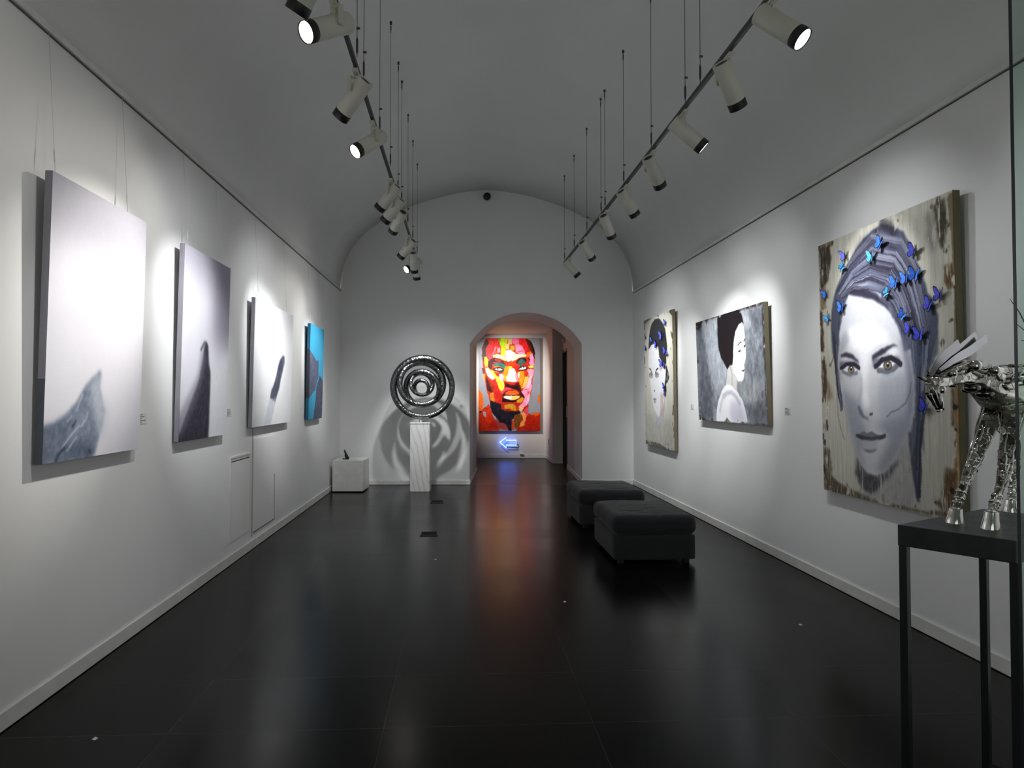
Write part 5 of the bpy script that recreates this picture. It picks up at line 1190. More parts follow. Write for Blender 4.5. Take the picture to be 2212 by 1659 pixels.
# ------------------------------------------------------------------ lighting tracks and spotlights
def track(name,x,y0,y1,cables,label,dx):
    t=thing(name,(x,y1,TZ),label,'lighting track')
    mb=MB(); mb.box((x,(y0+y1)/2,TZ),(.022,y1-y0,.026)); mb.build('rail',m_black,t)
    mb=MB(); mb.box((x,(y0+y1)/2,TZ+.0145),(.023,y1-y0,.004)); mb.build('rail_cover',m_cable,t)
    for y in cables:
        mb=MB(); top=vz(x+dx)-.01
        mb.tube([(x+dx,y,TZ+.014),(x+dx,y,top)],.0022,5); c_=mb.build('suspension_cable',m_cable,t)
        mb=MB(); 
        mb.tube([(x+dx,y,TZ+.03),(x+dx,y,TZ+.05),(x+dx,y,TZ+.12),(x+dx,y,TZ+.14)],[.002,.007,.007,.002],7)
        mb.box((x+dx+.006,y,TZ+.19),(.022,.008,.012)); mb.build('turnbuckle',m_cable,c_,smooth=False)
        mb=MB(); mb.tube([(x+dx,y,top-.10),(x+dx,y,top-.06),(x+dx,y,top-.03)],[.002,.006,.006],6); mb.tube([(x+dx,y,top-.015),(x+dx,y,top+.012)],.011,10); mb.build('ceiling_anchor',m_cable,c_)
track('lighting_track',TL,1.6,9.15,[2.4,3.73,3.99,4.78,5.51,6.18,6.55,7.33,8.08,8.89],'black lighting track hung on wires above the left side','' or .02)
track('lighting_track',TR,1.6,9.3,[2.3,3.93,4.2,4.97,5.83,6.6,6.79,7.56,8.42,9.21],'black lighting track hung on wires above the right side',-.012)
hd=MB(); hd.lathe([(.0001,.092),(.036,.092),(.037,.098),(.052,.098),(.0525,.094),(.0525,-.14),(.0515,-.142),(.045,-.142)],32,caps=False); head_me=hd.mesh('lamp_body'); head_me.materials.append(m_lampwhite)
hg=MB(); hg.lathe([(.0001,.0935),(.0355,.0935)],24,caps=False); grill_me=hg.mesh('rear_grille'); grill_me.materials.append(plain('dark_grille',(.04,.04,.035),.7))
hr=MB(); hr.lathe([(.046,-.135),(.0528,-.141),(.0535,-.143),(.0535,-.1875),(.0515,-.188),(.049,-.172),(.047,-.150)],32,caps=False); ring_me=hr.mesh('front_ring'); ring_me.materials.append(m_dark)
def lensme(m,nm):
    b=MB(); b.lathe([(.0001,-.1865),(.025,-.1865),(.042,-.186),(.048,-.184),(.0485,-.178)],28,caps=False); me=b.mesh(nm); me.materials.append(m); return me
lens_c=lensme(m_glow_c,'lens'); lens_w=lensme(m_glow_w,'lens')
ad=MB(); ad.box((0,0,-.024),(.032,.13,.022)); ad.lathe([(.015,-.034),(.019,-.04),(.019,-.055),(.012,-.06)],16); ad.box((0,0,-.070),(.03,.03,.03)); adap_me=ad.mesh('adapter'); adap_me.materials.append(m_lampwhite)
br=MB(); br.box((0,-.062,-.105),(.028,.008,.105)); br.box((0,-.03,-.06),(.022,.07,.012)); br.lathe([(.012,-.004),(.012,.004)],12,M=Matrix.Translation((0,-.067,-.14))@Matrix.Rotation(math.pi/2,4,'X')); brk_me=br.mesh('bracket'); brk_me.materials.append(m_lampwhite)
for me in (head_me,ring_me,lens_c,lens_w): me.polygons.foreach_set('use_smooth',[True]*len(me.polygons))
def child(nm,data,par,loc=(0,0,0),q=None):
    o=bpy.data.objects.new(nm,data); COL.objects.link(o); o.parent=par; o.location=loc
    if q is not None: o.rotation_mode='QUATERNION'; o.rotation_quaternion=q
    return o
for (sd,y,aim,wt,cone,colr,lab) in LAMPS:
    x=TL if sd=='L' else TR
    t=thing('track_spotlight',(x,y,TZ-.013),lab,'spotlight','spotlights on the left track' if sd=='L' else 'spotlights on the right track')
    piv=Vector((x,y,TZ-.153)); d=(Vector(aim)-piv).normalized(); q=(-d).to_track_quat('Z','Y')
    hv=Vector((d.x,d.y,0)).normalized(); ang=math.atan2(hv.y,hv.x)
    child('adapter',adap_me,t)
    bq=Matrix.Rotation(ang+math.pi,3,'Z').to_quaternion()
    b=child('bracket',brk_me,t,(0,0,0),bq)
    lp=(0,0,-.14)
    h=child('lamp_body',head_me,t,lp,q); child('rear_grille',grill_me,h)
    child('front_ring',ring_me,t,lp,q); child('lens',lens_w if colr==WARM else lens_c,t,lp,q)
    ld=bpy.data.lights.new('spot_beam','SPOT'); ld.energy=wt; ld.color=colr; ld.spot_size=math.radians(cone); ld.spot_blend=1; ld.shadow_soft_size=.045
    child('spot_beam',ld,t,Vector(lp)+d*.2,q)
    ls=bpy.data.lights.new('spot_spill','SPOT'); ls.energy=wt*.125+5; ls.color=colr; ls.spot_size=math.radians(min(150,cone*2.1)); ls.spot_blend=1; ls.shadow_soft_size=.035
    child('spot_spill',ls,t,Vector(lp)+d*.2,q)
# a spotlight of the same kind on the hall ceiling, for the red portrait
t=thing('track_spotlight',BK(-.75,13.2,3.03),'ceiling spotlight of the hall that lights the red portrait','spotlight')
piv=Vector(BK(-.75,13.2,2.86)); d=(Vector(BK(.43,15.15,1.85))-piv).normalized(); q=(-d).to_track_quat('Z','Y')
lp=piv-Vector(t.location)
child('adapter',adap_me,t,(0,0,0)); child('bracket',brk_me,t,(0,0,-.03),Matrix.Rotation(math.pi,3,'Z').to_quaternion()); h=child('lamp_body',head_me,t,lp,q); child('front_ring',ring_me,t,lp,q); child('lens',lens_w,t,lp,q)
ld=bpy.data.lights.new('spot_beam','SPOT'); ld.energy=HALL_LAMP_W; ld.color=(1,.95,.9); ld.spot_size=math.radians(70); ld.spot_blend=1; ld.shadow_soft_size=.03
child('spot_beam',ld,t,Vector(lp)+d*.2,q)
# ------------------------------------------------------------------ neon arrow
t=thing('neon_arrow',BK(.34,15.2,.38),'glowing blue neon arrow pointing left under the red portrait','neon sign')
# outline from (u,z)
def nz(px,py): return (( (1000+px*.2412)-1062)*15.15/1340, 1.5-((660+py*.2412)-857)*15.15/1340)
pts=[(328,1222),(388,1180),(388,1205),(476,1205),(476,1248),(388,1248),(388,1272),(328,1222)]
pp=[BK(nz(*q_)[0],15.13,nz(*q_)[1]) for q_ in pts]
mb=MB(); mb.tube(pp,.010,8); mb.build('neon_tube',m_neon,t,smooth=True)
mb=MB()
for q_ in (pts[1],pts[3],pts[5]): 
    a_=nz(*q_); mb.tube([BK(a_[0],15.14,a_[1]),BK(a_[0],15.215,a_[1])],.006,6)
mb.build('standoff',m_trim,t)
mb=MB(); a_=nz(482,1236); mb.tube([BK(a_[0]-.02,15.15,a_[1]),BK(a_[0]+.05,15.20,a_[1]-.05),BK(a_[0]+.02,15.21,a_[1]-.1),BK(a_[0]-.25,15.21,a_[1]-.08)],.006,6); mb.build('power_lead',m_dark,t)
mb=MB(); mb.box(BK(.73,15.19,.105),(.09,.05,.03),M=Matrix.Rotation(-YAW,3,'Z')); tag(mb.build('power_adapter',m_trim,bevel=.004),'little white plug adapter on the hall baseboard under the arrow','adapter')
# ------------------------------------------------------------------ white cube plinth and figurine
t=thing('display_cube',(-1.775,10.1,0),'low white cube plinth in the left rear corner','plinth')
mb=MB(); mb.quadbox([(-2.008,9.865),(-1.528,9.845),(-1.508,10.36),(-1.988,10.38)],.018,.498); mb.build('cube_body',m_cube,t,bevel=.003)
mb=MB(); mb.quadbox([(-1.99,9.89),(-1.56,9.87),(-1.54,10.33),(-1.97,10.35)],0,.018); mb.build('recessed_foot',m_dark,t)
t=thing('figurine',(-1.87,10.02,.498),'small black leaning figurine on the white cube','figurine')
fx=lambda a,b,dy=0:(-2.02+(a-232)*.000527+.03,10.05+dy,.498+(440-b)*.00052)
mb=MB(); mb.tube([fx(436,425,-.01),fx(500,428),fx(620,432)],[.006,.012,.012],8); mb.build('base',m_dark,t,smooth=True)
sil=[(520,430),(628,430),(640,400),(600,340),(560,260),(520,200),(495,130),(478,120),(458,170),(490,225),(502,260),(482,315),(498,350)]
mb=MB(); n_=len(sil); f_=[fx(*q_,-.02) for q_ in sil]; b_=[fx(q_[0]+6,q_[1],.025) for q_ in sil]
cf=Vector(fx(545,340,-.035)); cb=Vector(fx(545,340,.04)); mb.add(f_+b_+[cf,cb],[(i,(i+1)%n_,n_+(i+1)%n_,n_+i) for i in range(n_)]+[(2*n_,(i+1)%n_,i) for i in range(n_)]+[(2*n_+1,n_+i,n_+(i+1)%n_) for i in range(n_)])
o=mb.build('figure',m_dark,t,smooth=True); s_=o.modifiers.new('sub','SUBSURF'); s_.levels=1; s_.render_levels=1
# ------------------------------------------------------------------ marble pedestal and ring sculpture
M=Mat('white_marble'); v=M.coords((2.2,2.2,.8)); r_=M.n('ShaderNodeMapping'); r_.inputs['Rotation'].default_value=(.3,.5,.2); M.l(v,r_.inputs[0])
wv=M.n('ShaderNodeTexWave'); wv.inputs['Scale'].default_value=1.9; wv.inputs['Distortion'].default_value=4.5; wv.inputs['Detail'].default_value=5; wv.inputs['Detail Scale'].default_value=1.6; M.l(r_.outputs[0],wv.inputs[0])
nzv=M.noise(r_.outputs[0],3.5,8,.8); mx=M.n('ShaderNodeMath'); mx.operation='MULTIPLY'; M.l(wv.outputs['Fac'],mx.inputs[0]); M.l(nzv,mx.inputs[1])
M.l(M.ramp(mx.outputs[0],[(0,(.58,.57,.545)),(.03,(.67,.66,.64)),(.12,(.74,.73,.71)),(1,(.77,.765,.75))]),M.b.inputs['Base Color']); M.set(Roughness=.3); m_marble=M.m
px0,px1=-.798,-.488
t=thing('marble_pedestal',(-.64,10.0,0),'white veined marble pedestal carrying the ring sculpture','pedestal')
mb=MB(); mb.quadbox([(px0,9.87),(px1,9.855),(px1+.015,10.14),(px0+.015,10.155)],0,1.07); mb.build('shaft',m_marble,t,bevel=.006)
mb=MB(); mb.quadbox([(px0-.003,9.865),(px1+.003,9.85),(px1+.018,10.145),(px0+.012,10.16)],1.07,1.092); mb.build('top_slab',m_marble,t,bevel=.004)
M=Mat('sparkling_dark_mosaic'); v=M.coords((1,1,1)); vo=M.n('ShaderNodeTexVoronoi'); vo.inputs['Scale'].default_value=130; M.l(v,vo.inputs['Vector'])
M.l(M.ramp(vo.outputs['Color'],[(0,(.03,.03,.03)),(1,(.30,.30,.30))]),M.b.inputs['Base Color']); M.set(Roughness=.27,Metallic=1)
nm=M.n('ShaderNodeMix'); nm.data_type='VECTOR'; nm.inputs[0].default_value=.2
geo=M.n('ShaderNodeNewGeometry'); vm=M.n('ShaderNodeVectorMath'); vm.operation='MULTIPLY_ADD'; vm.inputs[1].default_value=(2,2,2); vm.inputs[2].default_value=(-1,-1,-1)
M.l(vo.outputs['Color'],vm.inputs[0]); M.l(geo.outputs['Normal'],nm.inputs[4]); M.l(vm.outputs[0],nm.inputs[5]); no=M.n('ShaderNodeVectorMath'); no.operation='NORMALIZE'; M.l(nm.outputs[1],no.inputs[0]); M.l(no.outputs[0],M.b.inputs['Normal'])
m_mos=M.m
t=thing('ring_sculpture',(-.64,10.0,1.092),'round sculpture of nested dark sparkling rings on the marble pedestal','sculpture')
S5=9.985/1340/5.183
def ringc(cx,cy): # zoom px -> world
    px=830+cx/5.183; py=750+cy/5.183; zc=9.96; X=(px-995)*zc/1340; return Vector((X,(zc-.05*X),1.5-(py-857)*zc/1340))
RG=[(433,452,325,36,0,0),(417,405,240,36,9,-7),(428,462,190,29,-12,9),(420,412,124,24,16,-10),(418,455,84,20,-18,9)]
for i,(cx,cy,R_,tr,ty,tx) in enumerate(RG):
    c_=ringc(cx,cy); Rm=Matrix.Rotation(math.radians(ty),3,'Z')@Matrix.Rotation(math.radians(tx),3,'X')
    mb=MB(); N=96; n2=18; vs=[]
    for a in range(N):
        g=2*math.pi*a/N; rad=Vector((math.cos(g),0,math.sin(g)))
        swell=1+.16*math.cos(g*1-(.8 if i%2 else 2.2)); trr=tr*S5*swell
        for b in range(n2):
            h=2*math.pi*b/n2; loc=rad*(R_*S5+trr*math.cos(h))+Vector((0,1,0))*trr*1.05*math.sin(h)
            vs.append(c_+Rm@loc)
    mb.add(vs,[(a*n2+b,((a+1)%N)*n2+b,((a+1)%N)*n2+(b+1)%n2,a*n2+(b+1)%n2) for a in range(N) for b in range(n2)])
    mb.build('ring',m_mos,t,smooth=True)
c_=ringc(413,822); mb=MB(); mb.tube([(c_.x,c_.y,1.0925),(c_.x,c_.y,1.17)],.024,16); mb.build('stem',plain('brushed_steel',(.5,.5,.5),.3,1),t,smooth=True)
# ------------------------------------------------------------------ ottomans
M=Mat('charcoal_fabric'); v=M.coords(); M.l(M.ramp(M.noise(v,160,3),[(.3,(.012,.0125,.015)),(.7,(.022,.0225,.027))]),M.b.inputs['Base Color']); M.set(Roughness=.95); M.b.inputs['Sheen Weight'].default_value=.15; M.bump(M.noise(v,260,2),.4,.002); m_fab=M.m
def rounded(cx,cy,w,d,z0,z1,r,name,par,crown=0,n=22,wr=0,seed=0):
    """soft box: superellipsoid-like grid"""
    bm=bmesh.new(); bmesh.ops.create_cube(bm,size=1)
    bmesh.ops.subdivide_edges(bm,edges=bm.edges[:],cuts=n,use_grid_fill=True)
    rs=random.Random(seed); hz=(z1-z0)/2; zc=(z0+z1)/2
    from mathutils import noise as mn
    for v_ in bm.verts:
        p=Vector((v_.co.x*w,v_.co.y*d,v_.co.z*2*hz))
        q_=Vector((max(-w/2+r,min(w/2-r,p.x)),max(-d/2+r,min(d/2-r,p.y)),max(-hz+min(r,hz*.95),min(hz-min(r,hz*.95),p.z))))
        dlt=p-q_
        if dlt.length>1e-6:
            m_=max(abs(dlt.x),abs(dlt.y),abs(dlt.z)); p=q_+dlt.normalized()*m_
        if crown and p.z>0: p.z+=crown*(1-(2*p.x/w)**2)*(1-(2*p.y/d)**2)
        if wr:
            k=mn.noise(Vector((p.x*3+seed,p.y*5,p.z*3)))*wr; k2=-abs(mn.noise(Vector((p.x*2.2+seed*3,p.y*9,1))))
            p+=dlt.normalized()*k if dlt.length>1e-6 else Vector()
            if p.z>0 and abs(p.x)<w*.4: p.z-=wr*.9*max(0,.10-abs(mn.noise(Vector((p.x*3+seed,p.y*6,2)))))/.10
        v_.co=p+Vector((cx,cy,zc))
    me=bpy.data.meshes.new(name); bm.to_mesh(me); bm.free(); return link(name,me,par,[m_fab],True)
def ottoman(x0,x1,y0,y1,label,seed):
    cx,cy=(x0+x1)/2,(y0+y1)/2; w,d=x1-x0,y1-y0
    t=thing('ottoman',(cx,cy,0),label,'ottoman','charcoal ottomans')
    rounded(cx,cy,w,d,.035,.262,.02,'base',t,n=10)
    rounded(cx,cy,w+.03,d+.03,.262,.432,.065,'cushion',t,crown=.018,n=40,wr=.008,seed=seed)
    for sx in(-1,1):
        for sy in(-1,1):
            mb=MB(); mb.box((cx+sx*(w/2-.07),cy+sy*(d/2-.07),.018),(.05,.05,.036)); mb.build('leg',m_dark,t)
ottoman(1.375,2.112,5.50,6.37,'near charcoal fabric ottoman on the dark floor',2)
ottoman(1.360,2.100,7.02,7.89,'far charcoal fabric ottoman, partly hidden behind the near one',5)
# ------------------------------------------------------------------ table with horse
A_,B_,C_=Vector((1.571,2.168,0)),Vector((1.775,1.905,0)),Vector((2.139,2.454,0)); D_=B_+(C_-A_)
TT=1.04
t=thing('pedestal_table',(A_+D_)/2,'tall black metal table carrying the metal horse','table')
M=Mat('black_table_top'); v=M.coords(); a=M.noise(v,14,6,.6); M.l(M.ramp(a,[(.3,(.010,.011,.012)),(.75,(.030,.033,.034))]),M.b.inputs['Base Color']); M.l(M.ramp(a,[(.2,(.35,.35,.35)),(.8,(.55,.55,.55))]),M.b.inputs['Roughness']); m_ttop=M.m
mb=MB(); mb.quadbox([tuple(q_.xy) for q_ in (A_,B_,D_,C_)],TT-.075,TT); mb.build('table_top',m_ttop,t,bevel=.003)
cen=(A_+D_)/2
ins=[q_+(cen-q_).normalized()*.026 for q_ in (A_,B_,C_,D_)]
ex=(C_-A_).normalized(); ey=(A_-B_).normalized(); Rm=Matrix((ex,ey,(0,0,1))).transposed()
for q_ in ins:
    mb=MB(); mb.box((q_.x,q_.y,(TT-.075)/2),(.024,.024,TT-.075),M=Rm); mb.build('leg',m_black,t)
for a,b in ((0,1),(2,3)):
    mb=MB(); p,q_=ins[a],ins[b]; mb.tube([(p.x,p.y,.012),(q_.x,q_.y,.012)],.012,4); mb.build('foot_rail',m_black,t)
# horse: points given on the animal's median plane, side offset in metres
FW=Vector((SA*math.cos(PITCH),CA*math.cos(PITCH),math.sin(PITCH))); RT=Vector((CA,-SA,0)); UP=RT.cross(FW)
EH=(C_-A_).normalized(); NH=Vector((EH.y,-EH.x,0)); HM=Vector((1.817,2.128,0))
def H(px,py,off=0):
    d=FW+RT*((px-1062)/1340)+UP*((829.5-py)/1340); k=NH.dot(HM)+off-NH.dot(Vector((0,0,1.5))); return Vector((0,0,1.5))+d*(k/d.dot(NH))
def HB(tt,z,off=0): return HM+EH*tt+NH*off+Vector((0,0,z))
M=Mat('polished_scrap_steel'); v=M.coords(); vo=M.n('ShaderNodeTexVoronoi'); vo.inputs['Scale'].default_value=30; vo.inputs['Randomness'].default_value=1; vo.feature='DISTANCE_TO_EDGE'; wn_=M.n('ShaderNodeTexNoise'); wn_.inputs['Scale'].default_value=22; M.l(v,wn_.inputs['Vector']); wa=M.n('ShaderNodeVectorMath'); wa.operation='MULTIPLY_ADD'; wa.inputs[1].default_value=(.05,.05,.05); M.l(wn_.outputs['Color'],wa.inputs[0]); M.l(v,wa.inputs[2]); v=wa.outputs[0]; M.l(v,vo.inputs['Vector'])
v2=M.n('ShaderNodeTexVoronoi'); v2.inputs['Scale'].default_value=30; M.l(v,v2.inputs['Vector'])
M.l(M.ramp(v2.outputs['Color'],[(0,(.05,.048,.04)),(.45,(.28,.27,.24)),(1,(.80,.79,.75))]),M.b.inputs['Base Color']); M.set(Roughness=.14,Metallic=1)
rp=M.ramp(vo.outputs['Distance'],[(0,(0,0,0)),(.06,(1,1,1))]); v3=M.coords((1,1,.35)); hb=M.noise(v3,55,5,.6); ma=M.n('ShaderNodeMath'); ma.operation='MULTIPLY_ADD'; ma.inputs[1].default_value=.35; M.l(rp,ma.inputs[0]); M.l(hb,ma.inputs[2]); M.bump(ma.outputs[0],.55,.006); m_steel=M.m
m_chrome=plain('bright_chrome',(.62,.61,.58),.12,1); m_dsteel=plain('dark_chrome',(.16,.155,.14),.16,1)
hs=thing('horse_sculpture',(HM.x,HM.y,TT),'shiny scrap metal horse with lowered head standing on the black table','sculpture')
nodes=[]; edges=[]
def chain(pts,root=None):
    prev=root
    for p,r in pts:
        nodes.append((p,r)); i=len(nodes)-1
        if prev is not None: edges.append((prev,i))
        prev=i
    return prev
sh=chain([(HB(.20,1.545),.080)])                                         # shoulder / chest = root
br_=chain([(H(2128,822),.060),(H(2098,806),.050),(H(2068,805),.042),(H(2040,815),.034),(H(2020,826),.028)],sh)
chain([(H(2019,846),.0285),(H(2024,862),.021),(H(2029,876),.0155),(H(2031,885),.014)],br_)
rump=chain([(HB(.30,1.545),.080),(HB(.42,1.55),.076),(HB(.52,1.555),.082),(HB(.58,1.54),.06)],sh)
hip=rump-1
def leg(root,pts): return chain(pts,root)
leg(sh,[(H(2150,872,-.045),.052),(H(2133,925,-.055),.042),(H(2113,975,-.057),.031),(H(2098,1012,-.057),.024),(H(2083,1046,-.057),.0165),(H(2072,1078,-.057),.0185),(H(2065,1101,-.057),.0165)])
leg(sh,[(H(2192,880,.045),.052),(H(2182,925,.055),.039),(H(2173,975,.057),.028),(H(2171,1020,.057),.025),(H(2160,1056,.057),.0165),(H(2149,1086,.057),.019),(H(2142,1107,.057),.0165)])
for off in(-.055,.055):
    leg(hip,[(HB(.50,1.45,off),.056),(HB(.44,1.36,off),.038),(HB(.50,1.25,off),.023),(HB(.475,1.16,off),.0165),(HB(.465,1.11,off),.018),(HB(.455,1.085,off),.0165)])
me=bpy.data.meshes.new('body'); me.from_pydata([tuple(p) for p,r in nodes],edges,[]); bo=link('body',me,hs,[m_steel])
sk=bo.modifiers.new('skin','SKIN'); sk.use_smooth_shade=True
for i,(p,r) in enumerate(nodes): rk=.80 if i<rump+1 else .72; me.skin_vertices[0].data[i].radius=(r*rk,r*rk); me.skin_vertices[0].data[i].use_root=(i==0)
rm_=bo.modifiers.new('remesh','REMESH'); rm_.mode='VOXEL'; rm_.voxel_size=.004; rm_.use_smooth_shade=True
sb_=bo.modifiers.new('soft','SMOOTH'); sb_.factor=.5; sb_.iterations=7
bb_=MB(); bb_.ball((0,0,0),1,6); bolt_me=bb_.mesh('bolt'); bolt_me.materials.append(m_chrome); bolt_me.polygons.foreach_set('use_smooth',[True]*len(bolt_me.polygons))
# rods that follow the body
def rods(paths,name,count,rr,seed,arc=(0,2*math.pi),mat=m_dsteel,k=1.0):
    rs=random.Random(seed); mb=MB()
    P_=[nodes[i][0] for i in paths]; R_=[nodes[i][1] for i in paths]
    # resample
    Q=[];T=[]
    for i in range(len(P_)-1):
        for s in range(5):
            f=s/5; Q.append(P_[i].lerp(P_[i+1],f)); T.append(R_[i]*(1-f)+R_[i+1]*f)
    Q.append(P_[-1]); T.append(R_[-1])
    for c in range(count):
        g0=arc[0]+(arc[1]-arc[0])*(c+rs.random()*.6)/count; a0=rs.randrange(0,max(1,len(Q)//2)); a1=rs.randrange(min(len(Q)-2,a0+4),len(Q)); tw=rs.uniform(-.25,.25); pts=[]
        for i in range(a0,a1+1):
            tt=(Q[min(i+1,len(Q)-1)]-Q[max(i-1,0)]).normalized(); s1=NH; u1=tt.cross(s1).normalized()
            if u1.z<0: u1=-u1
            g=g0+tw*(i-a0)*.35+.12*math.sin(i*1.3+c); pts.append(Q[i]+(s1*math.cos(g)+u1*math.sin(g))*(T[i]*k*(.92+.06*math.sin(i+c))))
        if len(pts)>2: mb.tube(pts,[rs.uniform(.6,1)*rr]*len(pts),6)
    return mb.build(name,mat,hs,smooth=True)
rods([1,2,3,4,5],'neck_rods',26,.0048,1,(-.6,math.pi+.6))
rods([9,10,11,12][::-1] if False else [0,1],'shoulder_rods',14,.005,2)
rods([0]+list(range(rump-3,rump+1)),'back_rods',26,.005,3,(-.2,math.pi+.2))
legA=[i for i,(a_,b_) in enumerate(edges)]
# find leg chains by order
i0=rump+1
for li,(st_,ln) in enumerate(((i0,7),(i0+7,7),(i0+14,6),(i0+20,6))):
    idx=list(range(st_,st_+ln)); rods(idx,'leg_rods',9,.0034,10+li,mat=m_chrome,k=.86)
    mb=MB(); rs=random.Random(30+li)
    for j in range(3,ln):     # collars at knee, fetlock
        p=nodes[idx[j]][0]; q_=nodes[idx[j-1]][0]; dr_=(p-q_).normalized()
        for s in (0,.45):
            c_=p-dr_*(.03*s*2); r0=nodes[idx[j]][1]*.93; mb.tube([c_-dr_*.004,c_+dr_*.004],r0,14)
    for k_ in range(20 if li<2 else 5):      # bolt heads
        j=rs.randrange(0,ln-1); f=rs.random(); p=nodes[idx[j]][0].lerp(nodes[idx[j+1]][0],f); r0=nodes[idx[j]][1]*(1-f)+nodes[idx[j+1]][1]*f; g=rs.uniform(0,6.28)
        dr_=(nodes[idx[j+1]][0]-nodes[idx[j]][0]).normalized(); u1=dr_.cross(NH).normalized(); bo_=bpy.data.objects.new('bolt',bolt_me); COL.objects.link(bo_); bo_.parent=hs; bo_.location=p+(NH*math.cos(g)+u1*math.sin(g))*r0*.78-Vector(hs.location); bo_.scale=(rs.uniform(.0035,.006),)*3
    mb.build('leg_collars',m_chrome,hs,smooth=True)
    end=nodes[idx[-1]][0]; top=end; fx_=(nodes[idx[-1]][0]-nodes[idx[-2]][0]); base=Vector((end.x,end.y,TT))+Vector((fx_.x,fx_.y,0))*.4
    mb=MB(); vs=[]; n_=24; prof=[(0.018,1.0),(.0205,.97),(.0235,.5),(.030,.05),(.0295,0)]
    for r0,f in prof:
        cc=base.lerp(Vector((top.x,top.y,top.z+.004)),f)
        for j in range(n_): g=2*math.pi*j/n_; vs.append(cc+EH*(r0*1.08*math.cos(g))+NH*(r0*math.sin(g)))
    mb.add(vs,[(a*n_+b,a*n_+(b+1)%n_,(a+1)*n_+(b+1)%n_,(a+1)*n_+b) for a in range(4) for b in range(n_)]+[tuple(range(n_)),tuple(range(4*n_,5*n_))]); autosmooth(mb.build('hoof',m_chrome,hs),40)
# mane ribbons, ears, head plates, tail
def ribbon(pp,offs,w,name='mane_ribbon'):
    P_=[H(a,b,offs) for a,b in pp]; Q=[]
    for i in range(len(P_)-1):
        p0=P_[max(i-1,0)];p1=P_[i];p2=P_[i+1];p3=P_[min(i+2,len(P_)-1)]
        for s in range(6):
            f=s/6; Q.append(.5*((2*p1)+(p2-p0)*f+(2*p0-5*p1+4*p2-p3)*f*f+(3*p1-p0-3*p2+p3)*f**3))
    Q.append(P_[-1]); mb=MB(); vs=[]
    for i,p in enumerate(Q):
        f=i/(len(Q)-1); tt=(Q[min(i+1,len(Q)-1)]-Q[max(i-1,0)]).normalized(); sd=(NH*math.cos(.9+f*.5)+tt.cross(NH)*math.sin(.9+f*.5)).normalized(); ww=w*(.35+.65*min(1,f*2)); nn=tt.cross(sd).normalized()*.0012
        vs+=[p-sd*ww+nn,p+sd*ww+nn,p+sd*ww-nn,p-sd*ww-nn]
    n_=len(Q); fs=[(4*i+a,4*i+(a+1)%4,4*i+4+(a+1)%4,4*i+4+a) for i in range(n_-1) for a in range(4)]+[(0,1,2,3),(4*n_-4,4*n_-3,4*n_-2,4*n_-1)]
    mb.add(vs,fs); return autosmooth(mb.build(name,m_rib,hs),50)
m_rib=plain('brushed_mane_steel',(.27,.27,.28),.16,1)
ribbon([(2010,812),(2026,785),(2048,762),(2072,741)],.012,.014); ribbon([(2018,806),(2046,778),(2078,752),(2109,724)],-.004,.015); ribbon([(2030,800),(2064,776),(2098,756),(2132,729)],.02,.014); ribbon([(2014,808),(2034,782),(2056,764),(2078,752)],-.02,.008)
ear=MB(); e0=H(2006,822,.012); e1=H(1993,818,.014); e2=H(1981,813,.016); ear.tube([e0,e1,e2],[.009,.0065,.001],8); ear.build('ear',m_dsteel,hs,smooth=True)
ear=MB(); ear.tube([H(2010,818,-.014),H(2004,806,-.018),H(2002,798,-.02)],[.009,.006,.001],8); ear.build('ear',m_dsteel,hs,smooth=True)
mb=MB(); mb.ball(H(2034,842,.022),.0135,10); mb.build('cheek_disc',m_chrome,hs,smooth=True)
mb=MB(); mb.ball(H(2012,846,.028),.006,8); mb.build('eye',m_dark,hs,smooth=True)
mb=MB(); mb.tube([H(2014,836,.024),H(2022,852,.022),H(2030,872,.016)],.0035,6); mb.tube([H(2008,838,.018),H(2012,858,.02),H(2024,880,.014)],.004,6); mb.tube([H(2034,856,.018),H(2036,872,.014),H(2036,886,.012)],.0035,6); mb.tube([H(2026,888,.014),H(2037,884,.014)],.005,6); mb.build('head_bars',m_chrome,hs,smooth=True)
for (a,b,o_,r0) in ((2107,790,.045,.020),(2150,800,.062,.016),(2060,806,.036,.012)): mb=MB(); mb.ball(H(a,b,o_),r0,9); mb.build('round_cap',m_chrome,hs,smooth=True)
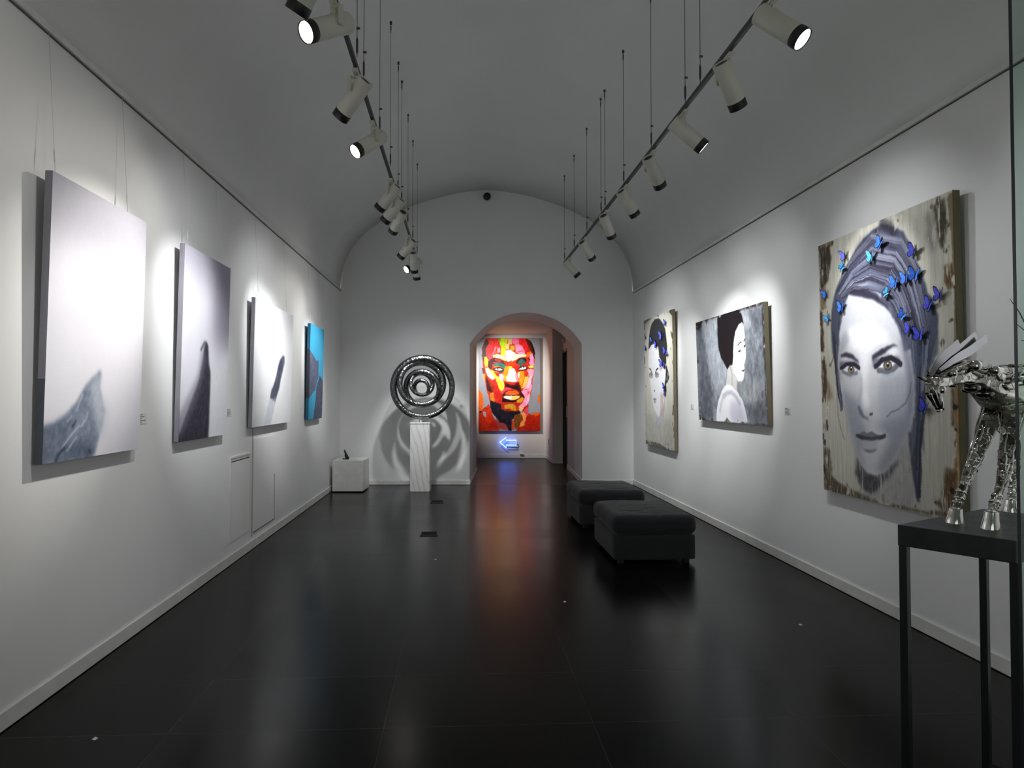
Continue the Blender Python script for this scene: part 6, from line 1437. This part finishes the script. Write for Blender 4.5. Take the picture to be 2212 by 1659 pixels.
# chest plates hanging under neck
for (a,b,r0,o_) in ((2092,842,.022,.0),(2100,838,.026,.02),(2112,838,.028,-.01),(2058,832,.014,.0),(2128,850,.030,.01)): mb=MB(); mb.ball(H(a,b,o_),r0,9,sc=(1,1,.62)); mb.build('throat_plate',m_dsteel,hs,smooth=True)
mb=MB(); rp_=HB(.60,1.60)
for k_,(a,b) in enumerate(((2181,645),(2196,700),(2206,735))):
    tip=H(a,b,.02*k_); mb.tube([rp_,rp_.lerp(tip,.35)+Vector((0,0,.05)),rp_.lerp(tip,.7)+Vector((0,0,.035)),tip],[.004,.0032,.0024,.001],6)
mb.build('tail_strands',m_dsteel,hs,smooth=True)
mb=MB()
for k_ in range(5):
    o_=-.03+.015*k_; mb.tube([HB(.60,1.56,o_),HB(.66,1.50,o_),HB(.68,1.38,o_*1.3),HB(.665,1.26,o_*1.2)],[.008,.009,.007,.002],7)
mb.build('tail',m_chrome,hs,smooth=True)
# ------------------------------------------------------------------ glass partition at the right
M=Mat('clear_green_glass'); nt=M.t; out=nt.nodes['Material Output']
tr=M.n('ShaderNodeBsdfTransparent'); tr.inputs[0].default_value=(.86,.95,.91,1); gl=M.n('ShaderNodeBsdfGlossy'); gl.inputs['Roughness'].default_value=.02
fr=M.n('ShaderNodeLayerWeight'); fr.inputs[0].default_value=.12; fm=M.n('ShaderNodeMath'); fm.operation='MULTIPLY'; fm.inputs[1].default_value=.25; M.l(fr.outputs['Facing'],fm.inputs[0]); ms=M.n('ShaderNodeMixShader'); M.l(fm.outputs[0],ms.inputs[0]); M.l(tr.outputs[0],ms.inputs[1]); M.l(gl.outputs[0],ms.inputs[2]); M.l(ms.outputs[0],out.inputs[0])
m_glass=M.m; gx=1.077
t=thing('glass_panel',(gx+.6,1.146,0),'frameless greenish glass panel with a dark edge at the right border of the picture','glass panel')
mb=MB(); mb.box((gx+.6,1.15,1.6),(1.2,.006,3.19)); mb.build('pane',m_glass,t)
mb=MB(); mb.box((gx-.0006,1.15,1.6),(.0012,.0065,3.19)); tag(mb.build('edge_strip',plain('dark_glass_edge',(.015,.02,.03),.3),t),'dark polished edge')
